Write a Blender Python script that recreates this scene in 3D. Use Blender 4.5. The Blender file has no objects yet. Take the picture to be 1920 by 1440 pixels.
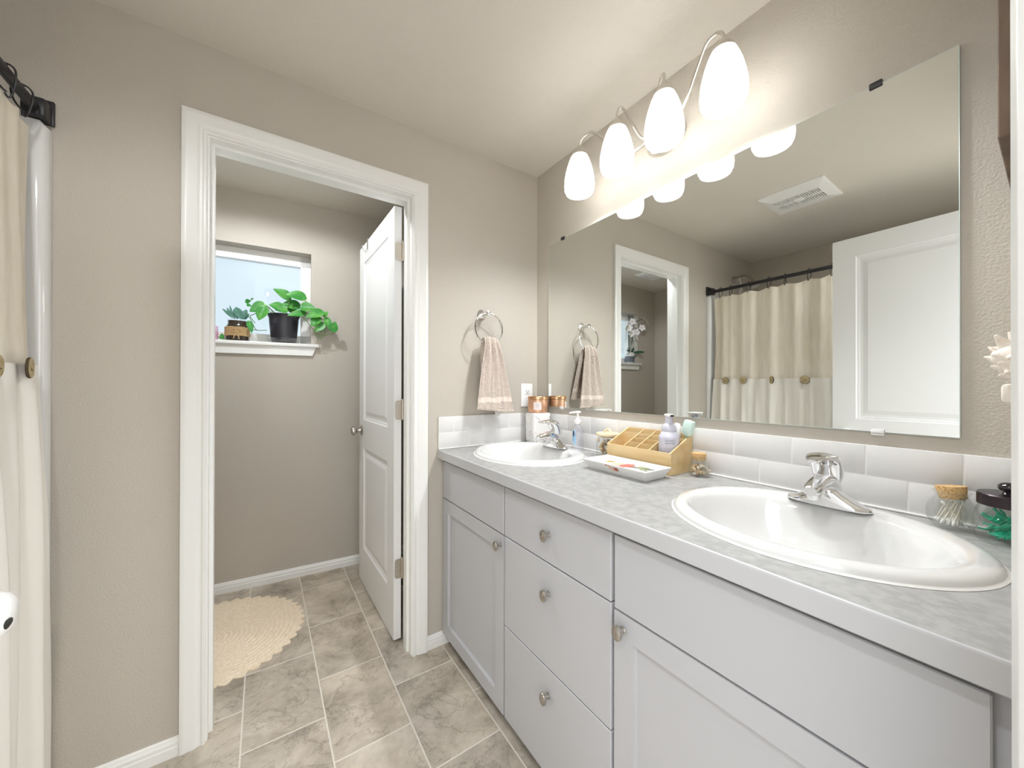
import bpy, bmesh, math, random
from mathutils import Vector, Matrix, Euler
random.seed(7)
C = bpy.context.scene.collection
sc = bpy.context.scene
PI = math.pi
sin, cos, rad = math.sin, math.cos, math.radians
V = Vector

# ------------------------------------------------------------------ camera
cam_d = bpy.data.cameras.new('camera')
cam = bpy.data.objects.new('camera', cam_d)
C.objects.link(cam)
sc.camera = cam
cam.location = (-1.2712, -1.6361, 1.2211)
yaw, pitch, roll = 0.5927, 0.0029, -0.0017
cam.rotation_euler = (Matrix.Rotation(-yaw, 3, 'Z') @ Matrix.Rotation(PI/2 + pitch, 3, 'X') @ Matrix.Rotation(-roll, 3, 'Z')).to_euler()
cam_d.sensor_fit = 'HORIZONTAL'
cam_d.sensor_width = 36.0
cam_d.lens = 691.4 / 1920 * 36.0
cam_d.shift_y = 0.66 / 1920
cam_d.clip_start = 0.01

# ------------------------------------------------------------------ world, exposure
SKY_FILL_SIDE = 2.3
SKY_OVERHEAD = 3.5
world = bpy.data.worlds.new('daylight'); sc.world = world
world.use_nodes = True
bgn = world.node_tree.nodes['Background']
# pale blue sky beyond the window (+y); brightness added behind the camera (-y) and overhead to fill the rooms
wn = world.node_tree
wtc = wn.nodes.new('ShaderNodeTexCoord'); wsp = wn.nodes.new('ShaderNodeSeparateXYZ'); wn.links.new(wtc.outputs['Generated'], wsp.inputs[0])
wr = wn.nodes.new('ShaderNodeMapRange'); wr.interpolation_type = 'SMOOTHSTEP'
wr.inputs['From Min'].default_value = .15; wr.inputs['From Max'].default_value = -.55; wr.inputs['To Min'].default_value = 1.0; wr.inputs['To Max'].default_value = SKY_FILL_SIDE
wn.links.new(wsp.outputs['Y'], wr.inputs[0])
wc = wn.nodes.new('ShaderNodeMapRange'); wc.inputs['From Min'].default_value = .15; wc.inputs['From Max'].default_value = -.55
wm = wn.nodes.new('ShaderNodeMixRGB'); wm.inputs[1].default_value = (.68, .79, .875, 1); wm.inputs[2].default_value = (.97, .985, 1.0, 1)
wn.links.new(wsp.outputs['Y'], wc.inputs[0]); wn.links.new(wc.outputs[0], wm.inputs[0])
wz = wn.nodes.new('ShaderNodeMapRange'); wz.interpolation_type = 'SMOOTHSTEP'
wz.inputs['From Min'].default_value = .28; wz.inputs['From Max'].default_value = .62; wz.inputs['To Min'].default_value = 0.0; wz.inputs['To Max'].default_value = SKY_OVERHEAD - 1
wn.links.new(wsp.outputs['Z'], wz.inputs[0])
wa = wn.nodes.new('ShaderNodeMath'); wa.operation = 'ADD'; wn.links.new(wr.outputs[0], wa.inputs[0]); wn.links.new(wz.outputs[0], wa.inputs[1])
wn.links.new(wm.outputs[0], bgn.inputs[0]); wn.links.new(wa.outputs[0], bgn.inputs[1])
sc.view_settings.view_transform = 'Standard'
sc.view_settings.look = 'None'
sc.view_settings.exposure = 0.18
sc.view_settings.gamma = 1.0
sc.view_settings.use_curve_mapping = False
VANITY_WATTS = 12.0        # each of the four vanity bulbs
ROOM_FILL_WATTS = 36.0       # unseen fill lamp added in the ceiling by the entrance
TOILET_LAMP_WATTS = 42.0  # ceiling lamp of the toilet room
SHADE_GLOW = .5
sc.cycles.max_bounces = 10
sc.cycles.diffuse_bounces = 6
sc.cycles.glossy_bounces = 6
sc.cycles.transmission_bounces = 8
sc.cycles.transparent_max_bounces = 24
sc.cycles.caustics_reflective = False
sc.cycles.caustics_refractive = False
sc.cycles.sample_clamp_indirect = 5.0
try:
    sc.cycles.use_denoising = True
except Exception:
    pass

# ------------------------------------------------------------------ materials
def lin(c):
    if isinstance(c, str):
        c = [int(c[i:i+2], 16) / 255 for i in (0, 2, 4)]
        return tuple(x/12.92 if x <= .04045 else ((x+.055)/1.055)**2.4 for x in c)
    return tuple(c)
MATS = {}
def mat(name, col, rough=.5, metal=0., spec=.5, bump=None, emit=None, trans=0., alpha=1., coat=0., subsurf=0., vary=None):
    m = bpy.data.materials.new(name); m.use_nodes = True
    nt = m.node_tree; b = nt.nodes['Principled BSDF']
    c = lin(col)
    b.inputs['Base Color'].default_value = (*c, 1)
    b.inputs['Roughness'].default_value = rough
    b.inputs['Metallic'].default_value = metal
    b.inputs['Specular IOR Level'].default_value = spec
    b.inputs['Coat Weight'].default_value = coat
    b.inputs['Transmission Weight'].default_value = trans
    b.inputs['Alpha'].default_value = alpha
    if emit:
        b.inputs['Emission Color'].default_value = (*lin(emit[0]), 1)
        b.inputs['Emission Strength'].default_value = emit[1]
    tc = None
    if bump or vary:
        tc = nt.nodes.new('ShaderNodeTexCoord')
    if vary:            # (other colour, scale, detail, low, high[, stretch])
        n = nt.nodes.new('ShaderNodeTexNoise'); n.inputs['Scale'].default_value = vary[1]; n.inputs['Detail'].default_value = vary[2]
        if len(vary) > 5:
            mp = nt.nodes.new('ShaderNodeMapping'); mp.inputs['Scale'].default_value = vary[5]
            nt.links.new(tc.outputs['Object'], mp.inputs[0]); nt.links.new(mp.outputs[0], n.inputs['Vector'])
        else:
            nt.links.new(tc.outputs['Object'], n.inputs['Vector'])
        r = nt.nodes.new('ShaderNodeValToRGB')
        r.color_ramp.elements[0].position = vary[3]; r.color_ramp.elements[0].color = (*c, 1)
        r.color_ramp.elements[1].position = vary[4]; r.color_ramp.elements[1].color = (*lin(vary[0]), 1)
        nt.links.new(n.outputs['Fac'], r.inputs[0]); nt.links.new(r.outputs[0], b.inputs['Base Color'])
    if bump:            # (scale, strength, distance[, detail])
        n = nt.nodes.new('ShaderNodeTexNoise'); n.inputs['Scale'].default_value = bump[0]
        n.inputs['Detail'].default_value = bump[3] if len(bump) > 3 else 3
        nt.links.new(tc.outputs['Object'], n.inputs['Vector'])
        bp = nt.nodes.new('ShaderNodeBump'); bp.inputs['Strength'].default_value = bump[1]; bp.inputs['Distance'].default_value = bump[2]
        nt.links.new(n.outputs['Fac'], bp.inputs['Height']); nt.links.new(bp.outputs[0], b.inputs['Normal'])
    MATS[name] = m
    return m

def thin_glass(name, tint=(1, 1, 1), gloss=.10, rough=.02, body=None):
    """single-surface clear pane or jar wall: see-through with a fresnel sheen, and a little body colour"""
    m = bpy.data.materials.new(name); m.use_nodes = True
    nt = m.node_tree; nt.nodes.clear()
    out = nt.nodes.new('ShaderNodeOutputMaterial')
    tr = nt.nodes.new('ShaderNodeBsdfTransparent'); tr.inputs[0].default_value = (*tint, 1)
    gl = nt.nodes.new('ShaderNodeBsdfGlossy'); gl.inputs['Roughness'].default_value = rough
    lw = nt.nodes.new('ShaderNodeLayerWeight'); lw.inputs[0].default_value = .35
    mul = nt.nodes.new('ShaderNodeMath'); mul.operation = 'MULTIPLY_ADD'; mul.inputs[1].default_value = .38; mul.inputs[2].default_value = gloss * .3
    nt.links.new(lw.outputs['Facing'], mul.inputs[0])
    mx = nt.nodes.new('ShaderNodeMixShader')
    nt.links.new(mul.outputs[0], mx.inputs[0]); nt.links.new(tr.outputs[0], mx.inputs[1]); nt.links.new(gl.outputs[0], mx.inputs[2])
    last = mx
    if body:
        df = nt.nodes.new('ShaderNodeBsdfDiffuse'); df.inputs[0].default_value = (*body[0], 1)
        m2 = nt.nodes.new('ShaderNodeMixShader'); m2.inputs[0].default_value = body[1]
        nt.links.new(mx.outputs[0], m2.inputs[1]); nt.links.new(df.outputs[0], m2.inputs[2]); last = m2
    nt.links.new(last.outputs[0], out.inputs[0])
    MATS[name] = m
    return m

M_wall = mat('wall_paint', 'C0B9AE', .65, bump=(190, .42, .004, 2))
M_ceil = mat('ceiling_paint', 'DCD6CC', .8, bump=(26, .45, .008, 5))
M_trim = mat('white_trim_paint', 'F0F0ED', .32)
M_door = mat('white_door_paint', 'E9E9E8', .36)
M_cab = mat('cabinet_paint', 'BABABD', .40)
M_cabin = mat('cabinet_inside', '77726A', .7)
M_edge = mat('counter_edge', 'BDBDBF', .4)
M_counter = mat('grey_laminate', '9B9B9A', .42, vary=('ABABA9', 55, 12, .40, .60, (1, .85, 1)))
M_tile = mat('white_glazed_tile', 'E3E2E1', .16, coat=.4, bump=(9, .06, .004, 1))
M_grout = mat('grout', 'F0EFED', .8)
M_porc = mat('white_porcelain', 'E6E6E5', .07, coat=.6)
M_chrome = mat('chrome', (.86, .86, .87), .045, 1.)
M_nickel = mat('brushed_nickel', (.52, .49, .45), .26, 1.)
M_satin = mat('satin_nickel_fixture', (.70, .67, .62), .30, 1.)
M_hinge = mat('hinge_nickel', (.62, .57, .50), .38, 1.)
M_black = mat('black_metal', '17161A', .42)
M_bronze = mat('dark_bronze', '3A3236', .30, .75)
M_blackgloss = mat('black_gloss', '17141A', .08, coat=.6)
M_white = mat('white_plastic', 'F3F2F0', .3)
M_cream = mat('cream_curtain_cloth', 'EEE7D8', .9, bump=(420, .35, .001, 2), vary=('E5DBC8', 60, 5, .35, .7, (1, 1, .12)))
M_ruffle = mat('white_ruffle_cloth', 'EEEBE3', .9, bump=(380, .35, .001, 2))
M_liner = mat('white_liner', 'EDECE8', .7)
M_button = mat('sliced_wood', 'BFAE86', .7, vary=('A8956C', 60, 4, .4, .7))
M_bark = mat('dark_bark', '4A3C28', .8)
M_bamboo = mat('bamboo', 'E3CA9B', .42, vary=('D6B67E', 22, 4, .35, .7, (1, .1, 1.8)))
M_towel = mat('taupe_terry', 'E8DACE', .98, bump=(210, 1., .012, 3), vary=('D4C2B4', 260, 3, .45, .75))
M_towelband = mat('flat_woven_band', 'E3D5C9', .85, bump=(200, .2, .001))
M_rug = mat('natural_jute', 'F8E8D0', .95, bump=(150, .8, .006, 4), vary=('EDD6B6', 90, 5, .45, .75))
M_copper = mat('copper_glass', (.80, .47, .30), .25, .7, bump=(120, .35, .003, 3))
M_copperlid = mat('copper_lid', (.80, .47, .26), .2, .95)
M_label = mat('pale_label', 'EBDCD8', .6)
M_ink = mat('grey_ink', '4A4A58', .7)
M_inklight = mat('faint_ink', 'A9A5B0', .7)
M_cork = mat('cork', 'D3AF7B', .9, vary=('A27643', 260, 3, .5, .68), bump=(200, .5, .002))
M_lavender = mat('lavender_plastic', 'CDCCD9', .33)
M_mint = mat('mint_plastic', 'D6EFE6', .35)
M_mintdark = mat('pale_green_plastic', 'A9CFBE', .35)
M_teal = mat('teal_plastic', '1FB894', .22)
M_cotton = mat('cotton', 'F6F5F2', .95)
M_stick = mat('paper_stick', 'F1EBDD', .7)
M_shells = [mat('shell_cream', 'E9DCC6', .55), mat('shell_white', 'F4EEE4', .5), mat('shell_tan', 'DCC39C', .55), mat('shell_grey', 'B5AC9C', .6), mat('shell_brown', 'A98A66', .6)]
M_conch = mat('bleached_shell', 'EFE6DC', .55, bump=(60, .35, .004, 4), vary=('D8BFA4', 30, 4, .55, .8))
M_slabwood = mat('barn_wood', '7A6757', .75, vary=('54453A', 16, 6, .35, .7, (1, 1, .25)), bump=(40, .4, .003))
M_pot = mat('black_pot', '26242B', .35, vary=('4A4750', 14, 3, .5, .75))
M_soil = mat('soil', '3A2C20', .95)
M_leaf = mat('pothos_leaf', '3C8F3C', .38, vary=('6DB252', 16, 2, .45, .7))
M_stem = mat('vine_stem', '5B7A35', .6)
M_succ = mat('succulent_leaf', '6F9C94', .55, vary=('4C7F68', 20, 2, .4, .7))
M_twine = mat('twine', 'C9A97C', .9, bump=(300, .5, .002))
M_pink = mat('pink_wax', 'E9B4CF', .5)
M_orchid = mat('orchid_petal', 'F6F2F6', .6)
M_orchidleaf = mat('orchid_leaf', '2C5240', .4)
M_greyband = mat('grey_band', '6F7480', .6)
M_bagblue = mat('dark_blue_cloth', '24364A', .7, vary=('AFC0D2', 30, 2, .52, .56, (1, 1, 2.2)))
M_slot = mat('dark_slot', '2B2926', .8)
M_ceramic = mat('white_ceramic', 'F1F0EE', .25)
M_speck = [mat('speck_dark', '4C4A52', .5), mat('speck_rose', 'D5978A', .5)]
M_glass = thin_glass('clear_jar_glass', (.97, .98, .97), .12)
M_pane = thin_glass('window_glass', (.98, 1, 1), .06)
M_gel = thin_glass('clear_soap', (.95, .95, .98), .14, .03, ((.80, .80, .86), .12))
M_pinkglass = thin_glass('pink_glass', (.95, .80, .90), .12, .05, ((.93, .72, .84), .35))
M_bluelabel = mat('blue_label', 'BFD9EC', .5, vary=('7FB4DA', 16, 1, .4, .62))
M_navy = mat('navy_logo', '10233F', .5)

# mirror
mm = bpy.data.materials.new('mirror_silver'); mm.use_nodes = True
b_ = mm.node_tree.nodes['Principled BSDF']
b_.inputs['Base Color'].default_value = (.91, .925, .90, 1); b_.inputs['Metallic'].default_value = 1; b_.inputs['Roughness'].default_value = 0.0
M_mirror = mm

# frosted lamp glass: lit from inside by its bulb
fg = bpy.data.materials.new('frosted_lamp_glass'); fg.use_nodes = True
nt = fg.node_tree; b_ = nt.nodes['Principled BSDF']
b_.inputs['Base Color'].default_value = (.93, .92, .90, 1); b_.inputs['Roughness'].default_value = .3
b_.inputs['Emission Color'].default_value = (1, .985, .95, 1); b_.inputs['Emission Strength'].default_value = SHADE_GLOW
tl_ = nt.nodes.new('ShaderNodeBsdfTranslucent'); tl_.inputs[0].default_value = (.95, .94, .91, 1)
mx_ = nt.nodes.new('ShaderNodeMixShader'); mx_.inputs[0].default_value = .26
nt.links.new(b_.outputs[0], mx_.inputs[1]); nt.links.new(tl_.outputs[0], mx_.inputs[2]); nt.links.new(mx_.outputs[0], nt.nodes['Material Output'].inputs[0])
M_shade = fg
M_lens = mat('lit_lens', 'F4F2EC', .5, emit=('FFFAF0', 1.2))
M_bulb = mat('lit_bulb', 'FFFFFF', .5, emit=('FFF8EC', 4.0))

# slate-look vinyl floor
fm = bpy.data.materials.new('slate_vinyl'); fm.use_nodes = True
nt = fm.node_tree; b_ = nt.nodes['Principled BSDF']
tc = nt.nodes.new('ShaderNodeTexCoord')
sep = nt.nodes.new('ShaderNodeSeparateXYZ'); nt.links.new(tc.outputs['Object'], sep.inputs[0])
ax = nt.nodes.new('ShaderNodeMath'); ax.operation = 'ADD'; ax.inputs[1].default_value = -.475 + 4.0; nt.links.new(sep.outputs['Y'], ax.inputs[0])
ay = nt.nodes.new('ShaderNodeMath'); ay.operation = 'ADD'; ay.inputs[1].default_value = .825 + .2535*20; nt.links.new(sep.outputs['X'], ay.inputs[0])
cmb = nt.nodes.new('ShaderNodeCombineXYZ'); nt.links.new(ax.outputs[0], cmb.inputs[0]); nt.links.new(ay.outputs[0], cmb.inputs[1])
bk = nt.nodes.new('ShaderNodeTexBrick'); nt.links.new(cmb.outputs[0], bk.inputs['Vector'])
bk.offset = .5; bk.offset_frequency = 2; bk.squash = 1.0
bk.inputs['Scale'].default_value = 1.0; bk.inputs['Brick Width'].default_value = .4; bk.inputs['Row Height'].default_value = .2535
bk.inputs['Mortar Size'].default_value = .0026; bk.inputs['Mortar Smooth'].default_value = .1; bk.inputs['Bias'].default_value = 0
bk.inputs['Color1'].default_value = (0, 0, 0, 1); bk.inputs['Color2'].default_value = (1, 1, 1, 1); bk.inputs['Mortar'].default_value = (.5, .5, .5, 1)
# every tile samples the stone pattern at its own offset
off = nt.nodes.new('ShaderNodeVectorMath'); off.operation = 'MULTIPLY_ADD'; off.inputs[1].default_value = (3.1, 5.7, 1.9)
nt.links.new(bk.outputs['Color'], off.inputs[0]); nt.links.new(tc.outputs['Object'], off.inputs[2])
n1 = nt.nodes.new('ShaderNodeTexNoise'); n1.inputs['Scale'].default_value = 5.5; n1.inputs['Detail'].default_value = 12; n1.inputs['Roughness'].default_value = .70; n1.inputs['Distortion'].default_value = .35
nt.links.new(off.outputs[0], n1.inputs['Vector'])
r1 = nt.nodes.new('ShaderNodeValToRGB')
els = r1.color_ramp.elements
els[0].position = .28; els[0].color = (*lin('857C71'), 1)
els[1].position = .74; els[1].color = (*lin('EBE4D9'), 1)
e = els.new(.42); e.color = (*lin('B5ADA1'), 1)
e = els.new(.55); e.color = (*lin('CFC7BB'), 1)
nt.links.new(n1.outputs['Fac'], r1.inputs[0])
n2 = nt.nodes.new('ShaderNodeTexNoise'); n2.inputs['Scale'].default_value = 2.2; n2.inputs['Detail'].default_value = 4
nt.links.new(off.outputs[0], n2.inputs['Vector'])
r2 = nt.nodes.new('ShaderNodeValToRGB'); r2.color_ramp.elements[0].position = .35; r2.color_ramp.elements[0].color = (*lin('CFCBC6'), 1); r2.color_ramp.elements[1].position = .65; r2.color_ramp.elements[1].color = (*lin('F6ECDD'), 1)
nt.links.new(n2.outputs['Fac'], r2.inputs[0])
mul = nt.nodes.new('ShaderNodeMixRGB'); mul.blend_type = 'MULTIPLY'; mul.inputs[0].default_value = .55
nt.links.new(r1.outputs[0], mul.inputs[1]); nt.links.new(r2.outputs[0], mul.inputs[2])
n3 = nt.nodes.new('ShaderNodeTexNoise'); n3.inputs['Scale'].default_value = 5; n3.inputs['Detail'].default_value = 9; n3.inputs['Roughness'].default_value = .62; n3.inputs['Distortion'].default_value = .5
nt.links.new(off.outputs[0], n3.inputs['Vector'])
crk = nt.nodes.new('ShaderNodeValToRGB')
ce = crk.color_ramp.elements; ce[0].position = .482; ce[0].color = (1, 1, 1, 1); ce[1].position = .506; ce[1].color = (1, 1, 1, 1)
e = ce.new(.50); e.color = (.55, .52, .48, 1)
nt.links.new(n3.outputs['Fac'], crk.inputs[0])
mul2 = nt.nodes.new('ShaderNodeMixRGB'); mul2.blend_type = 'MULTIPLY'; mul2.inputs[0].default_value = .7
nt.links.new(mul.outputs[0], mul2.inputs[1]); nt.links.new(crk.outputs[0], mul2.inputs[2])
gm = nt.nodes.new('ShaderNodeMixRGB'); gm.inputs[2].default_value = (*lin('E2DCD2'), 1)
nt.links.new(bk.outputs['Fac'], gm.inputs[0]); nt.links.new(mul2.outputs[0], gm.inputs[1]); nt.links.new(gm.outputs[0], b_.inputs['Base Color'])
b_.inputs['Roughness'].default_value = .48
bp = nt.nodes.new('ShaderNodeBump'); bp.inputs['Strength'].default_value = .55; bp.inputs['Distance'].default_value = .012
nt.links.new(n1.outputs['Fac'], bp.inputs['Height']); nt.links.new(bp.outputs[0], b_.inputs['Normal'])
M_floor = fm

# ------------------------------------------------------------------ mesh helpers
class MB:
    def __init__(self): self.v = []; self.f = []; self.fm = []
    def add(self, vs, fs, mi=0):
        o = len(self.v); self.v += [tuple(p) for p in vs]; self.f += [tuple(i + o for i in q) for q in fs]; self.fm += [mi] * len(fs)
        return self
    def box(self, x0, x1, y0, y1, z0, z1, bev=0., mi=0, seg=2):
        if bev <= 0:
            vs = [(x, y, z) for x in (x0, x1) for y in (y0, y1) for z in (z0, z1)]
            return self.add(vs, [(0, 1, 3, 2), (4, 6, 7, 5), (0, 4, 5, 1), (2, 3, 7, 6), (0, 2, 6, 4), (1, 5, 7, 3)], mi)
        bm = bmesh.new(); bmesh.ops.create_cube(bm, size=1)
        for v in bm.verts: v.co = V(((x0+x1)/2 + v.co.x*(x1-x0), (y0+y1)/2 + v.co.y*(y1-y0), (z0+z1)/2 + v.co.z*(z1-z0)))
        bmesh.ops.bevel(bm, geom=bm.edges[:], offset=bev, segments=seg, profile=.5, affect='EDGES')
        return self.bm(bm, mi)
    def bm(self, bm, mi=0, M=None):
        bm.verts.ensure_lookup_table(); bm.verts.index_update()
        self.add([(M @ v.co if M else v.co) for v in bm.verts], [[v.index for v in f.verts] for f in bm.faces], mi); bm.free(); return self
    def grid(self, fn, nu, nv, mi=0, cu=False, cv=False):
        """fn(u,v) with u,v in 0..1"""
        vs = [fn(i / (nu if cu else nu-1), j / (nv if cv else nv-1)) for i in range(nu) for j in range(nv)]
        fs = []
        for i in range(nu if cu else nu-1):
            for j in range(nv if cv else nv-1):
                a = i*nv + j; b = ((i+1) % nu)*nv + j; c = ((i+1) % nu)*nv + (j+1) % nv; d = i*nv + (j+1) % nv
                fs.append((a, b, c, d))
        return self.add(vs, fs, mi)
    def lathe(self, prof, n=32, c=(0, 0, 0), M=None, mi=0, sx=1, sy=1):
        vs = []
        for r, z in prof:
            for k in range(n):
                a = 2*PI*k/n; p = V((r*cos(a)*sx, r*sin(a)*sy, z))
                vs.append((M @ p if M else p) + V(c))
        fs = [(i*n+k, i*n+(k+1) % n, (i+1)*n+(k+1) % n, (i+1)*n+k) for i in range(len(prof)-1) for k in range(n)]
        return self.add(vs, fs, mi)
    def cyl(self, p0, p1, r, n=20, r1=None, mi=0, cap=True):
        p0, p1 = V(p0), V(p1); d = p1-p0; M = d.to_track_quat('Z', 'Y').to_matrix(); L = d.length; r1 = r if r1 is None else r1
        pr = [(r, 0), (r1, L)]
        if cap: pr = [(1e-5, 0)] + pr + [(1e-5, L)]
        return self.lathe(pr, n, p0, M, mi)
    def tube(self, pts, r, n=10, closed=False, mi=0):
        pts = [V(p) for p in pts]; N = len(pts); rs = r if isinstance(r, (list, tuple)) else [r]*N
        vs = []; up = None
        for i in range(N):
            a = pts[(i-1) % N] if (closed or i > 0) else pts[i]; b = pts[(i+1) % N] if (closed or i < N-1) else pts[i]
            t = (b-a).normalized()
            if up is None: up = V((0, 0, 1)) if abs(t.z) < .9 else V((1, 0, 0))
            s = t.cross(up)
            if s.length < 1e-6: s = t.orthogonal()
            s.normalize(); up = s.cross(t).normalized()
            for k in range(n):
                an = 2*PI*k/n; vs.append(pts[i] + (s*cos(an) + up*sin(an))*rs[i])
        fs = [(i*n+k, ((i+1) % N)*n+k, ((i+1) % N)*n+(k+1) % n, i*n+(k+1) % n) for i in range(N if closed else N-1) for k in range(n)]
        if not closed:
            fs.append(tuple(range(n))); fs.append(tuple((N-1)*n+k for k in reversed(range(n))))
        return self.add(vs, fs, mi)
    def ell(self, c, rx, ry, rz, n=20, m=12, M=None, mi=0):
        pr = [(max(1e-5, sin(PI*i/m)), -cos(PI*i/m)) for i in range(m+1)]
        vs = []
        for r, z in pr:
            for k in range(n):
                a = 2*PI*k/n; p = V((r*cos(a)*rx, r*sin(a)*ry, z*rz)); vs.append((M @ p if M else p) + V(c))
        return self.add(vs, [(i*n+k, i*n+(k+1) % n, (i+1)*n+(k+1) % n, (i+1)*n+k) for i in range(m) for k in range(n)], mi)
    def prism(self, poly, h0, h1, M=None, mi=0):
        n = len(poly); vs = [V((p[0], p[1], h0)) for p in poly] + [V((p[0], p[1], h1)) for p in poly]
        if M: vs = [M @ v for v in vs]
        return self.add(vs, [tuple(reversed(range(n))), tuple(range(n, 2*n))] + [(i, (i+1) % n, n+(i+1) % n, n+i) for i in range(n)], mi)
    def loft(self, rings, mi=0, cap=True):
        n = len(rings[0]); vs = [p for r in rings for p in r]
        fs = [(i*n+k, i*n+(k+1) % n, (i+1)*n+(k+1) % n, (i+1)*n+k) for i in range(len(rings)-1) for k in range(n)]
        if cap: fs += [tuple(reversed(range(n))), tuple(range((len(rings)-1)*n, len(rings)*n))]
        return self.add(vs, fs, mi)
    def mesh(self, name, mats, smooth=True, angle=35):
        me = bpy.data.meshes.new(name); me.from_pydata(self.v, [], self.f)
        mats = mats if isinstance(mats, (list, tuple)) else [mats]
        for m in mats: me.materials.append(m)
        me.polygons.foreach_set('material_index', self.fm)
        bm = bmesh.new(); bm.from_mesh(me); bmesh.ops.remove_doubles(bm, verts=bm.verts, dist=1e-6)
        bmesh.ops.recalc_face_normals(bm, faces=bm.faces); bm.to_mesh(me); bm.free()
        if smooth:
            me.shade_smooth()
            try: me.set_sharp_from_angle(angle=rad(angle))
            except Exception: pass
        return me

def part(name, mb, mats, parent=None, smooth=True, angle=35, loc=None, label=None):
    o = bpy.data.objects.new(name, mb.mesh(name, mats, smooth, angle)); C.objects.link(o)
    if parent: o.parent = parent
    if loc is not None: o.location = loc
    if label: o['label'] = label
    return o
def tag(o, label, cat, group=None):
    o['label'] = label; o['category'] = cat
    if group: o['group'] = group
    return o
def thing(name, label, cat, loc=(0, 0, 0), rz=0, group=None):
    o = bpy.data.objects.new(name, None); o.empty_display_size = .05; C.objects.link(o)
    o.location = loc; o.rotation_euler = (0, 0, rz); return tag(o, label, cat, group)
def solid(name, mb, mats, label, cat, loc=(0, 0, 0), rz=0, group=None, smooth=True, angle=35):
    o = part(name, mb, mats, None, smooth, angle, loc); o.rotation_euler = (0, 0, rz); return tag(o, label, cat, group)
def struct(name, mb, mats, smooth=False, loc=(0, 0, 0), rz=0, label=None, cat=None, angle=35):
    o = part(name, mb, mats, None, smooth, angle, loc); o.rotation_euler = (0, 0, rz); o['kind'] = 'structure'
    if label: o['label'] = label
    if cat: o['category'] = cat
    return o
def copy_tree(o, parent=None):
    c = o.copy(); C.objects.link(c)
    if parent: c.parent = parent
    for ch in list(o.children): copy_tree(ch, c)
    return c

# ------------------------------------------------------------------ room dimensions (metres)
ZC = 2.3886           # ceiling
XL = -2.585           # wall behind the tub
YF = -1.63            # wall the camera stands in
WT = .115             # wall thickness
OX0, OX1, OZ = -1.428, -.716, 2.076     # toilet-room door opening
EX0, EX1 = -1.53, -.772                 # entrance opening
# toilet-room window wall is a little out of square: local frame u (right), v (outwards)
WA = (-1.505, 1.112); WR = -math.atan2(.0706, .9975)
def W(u, v, z): return (WA[0] + u*cos(WR) - v*sin(WR), WA[1] + u*sin(WR) + v*cos(WR), z)

struct('floor', MB().box(-2.95, .1, -3.1, 1.5, -.06, 0), M_floor, label='grey brown slate-look tile floor', cat='floor')
struct('ceiling', MB().box(-2.95, .1, -1.76, 1.5, ZC, ZC+.08), M_ceil, label='textured greige ceiling', cat='ceiling')
struct('wall_right', MB().box(0, .1, -1.76, 1.4, 0, ZC), M_wall, label='greige wall behind the mirror and vanity', cat='wall')
struct('wall_left', MB().box(XL-.1, XL, -1.76, 0, 0, ZC), M_wall, label='greige wall along the bathtub', cat='wall')
wb = MB(); wb.box(-2.95, OX0-.018, 0, WT, 0, ZC); wb.box(OX1+.018, 0, 0, WT, 0, ZC); wb.box(OX0-.018, OX1+.018, 0, WT, OZ+.018, ZC)
struct('wall_back', wb, M_wall, label='greige wall with the doorway and the towel ring', cat='wall')
wf = MB(); wf.box(XL, EX0-.018, YF-WT, YF, 0, ZC); wf.box(EX1+.018, 0, YF-WT, YF, 0, ZC); wf.box(EX0-.018, EX1+.018, YF-WT, YF, OZ+.018, ZC)
struct('wall_front', wf, M_wall, label='greige wall around the entrance at the right edge', cat='wall')
# toilet room
struct('wall_far_left', MB().box(-2.95, -2.815, WT, 1.35, 0, ZC), M_wall, label='greige left wall of the toilet room', cat='wall')
U0, U1, WZ0, WZ1, WD = -.942, .489, 1.4845, 2.07, .14
ww = MB(); ww.box(-1.35, U0, 0, WD, 0, ZC); ww.box(U1, 1.55, 0, WD, 0, ZC); ww.box(U0, U1, 0, WD, 0, WZ0-.022); ww.box(U0, U1, 0, WD, WZ1, ZC)
struct('wall_window', ww, M_wall, loc=(WA[0], WA[1], 0), rz=WR, label='greige toilet-room wall with the window', cat='wall')

# door casing swept round an opening
CAS = [(0, 0), (0, .009), (.004, .0125), (.009, .0125), (.013, .009), (.020, .0095), (.024, .013), (.028, .0145), (.042, .0155), (.052, .018), (.058, .0185), (.066, .0165), (.066, 0)]
def casing(xl, xr, zt, y, s, prof=CAS):
    mb = MB(); rings = []
    for w, d in prof:
        yy = y + s*d
        rings.append([(xl-w, yy, 0), (xl-w, yy, zt+w), (xr+w, yy, zt+w), (xr+w, yy, 0)])
    n = len(rings)
    vs = [p for r in rings for p in r]
    fs = [(i*4+k, i*4+k+1, ((i+1) % n)*4+k+1, ((i+1) % n)*4+k) for i in range(n) for k in range(3)]
    fs += [tuple(i*4 for i in range(n)), tuple(i*4+3 for i in reversed(range(n)))]
    return mb.add(vs, fs)
def jamb(x0, x1, zt, y0, y1):
    mb = MB(); mb.box(x0-.018, x0, y0, y1, 0, zt+.018); mb.box(x1, x1+.018, y0, y1, 0, zt+.018); mb.box(x0, x1, y0, y1, zt, zt+.018); return mb
j = jamb(OX0, OX1, OZ, 0, WT); j.box(OX0, OX0+.011, .035, .072, 0, OZ); j.box(OX1-.011, OX1, .035, .072, 0, OZ); j.box(OX0+.011, OX1-.011, .035, .072, OZ-.011, OZ)
t1 = struct('trim_1', casing(OX0-.005, OX1+.005, OZ+.005, 0, -1), M_trim, True, label='white moulded casing round the toilet-room doorway', cat='door trim', angle=25)
part('jamb', j, M_trim, t1, False)
part('casing', casing(OX0-.005, OX1+.005, OZ+.005, WT, 1), M_trim, t1, True, 25)
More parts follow.
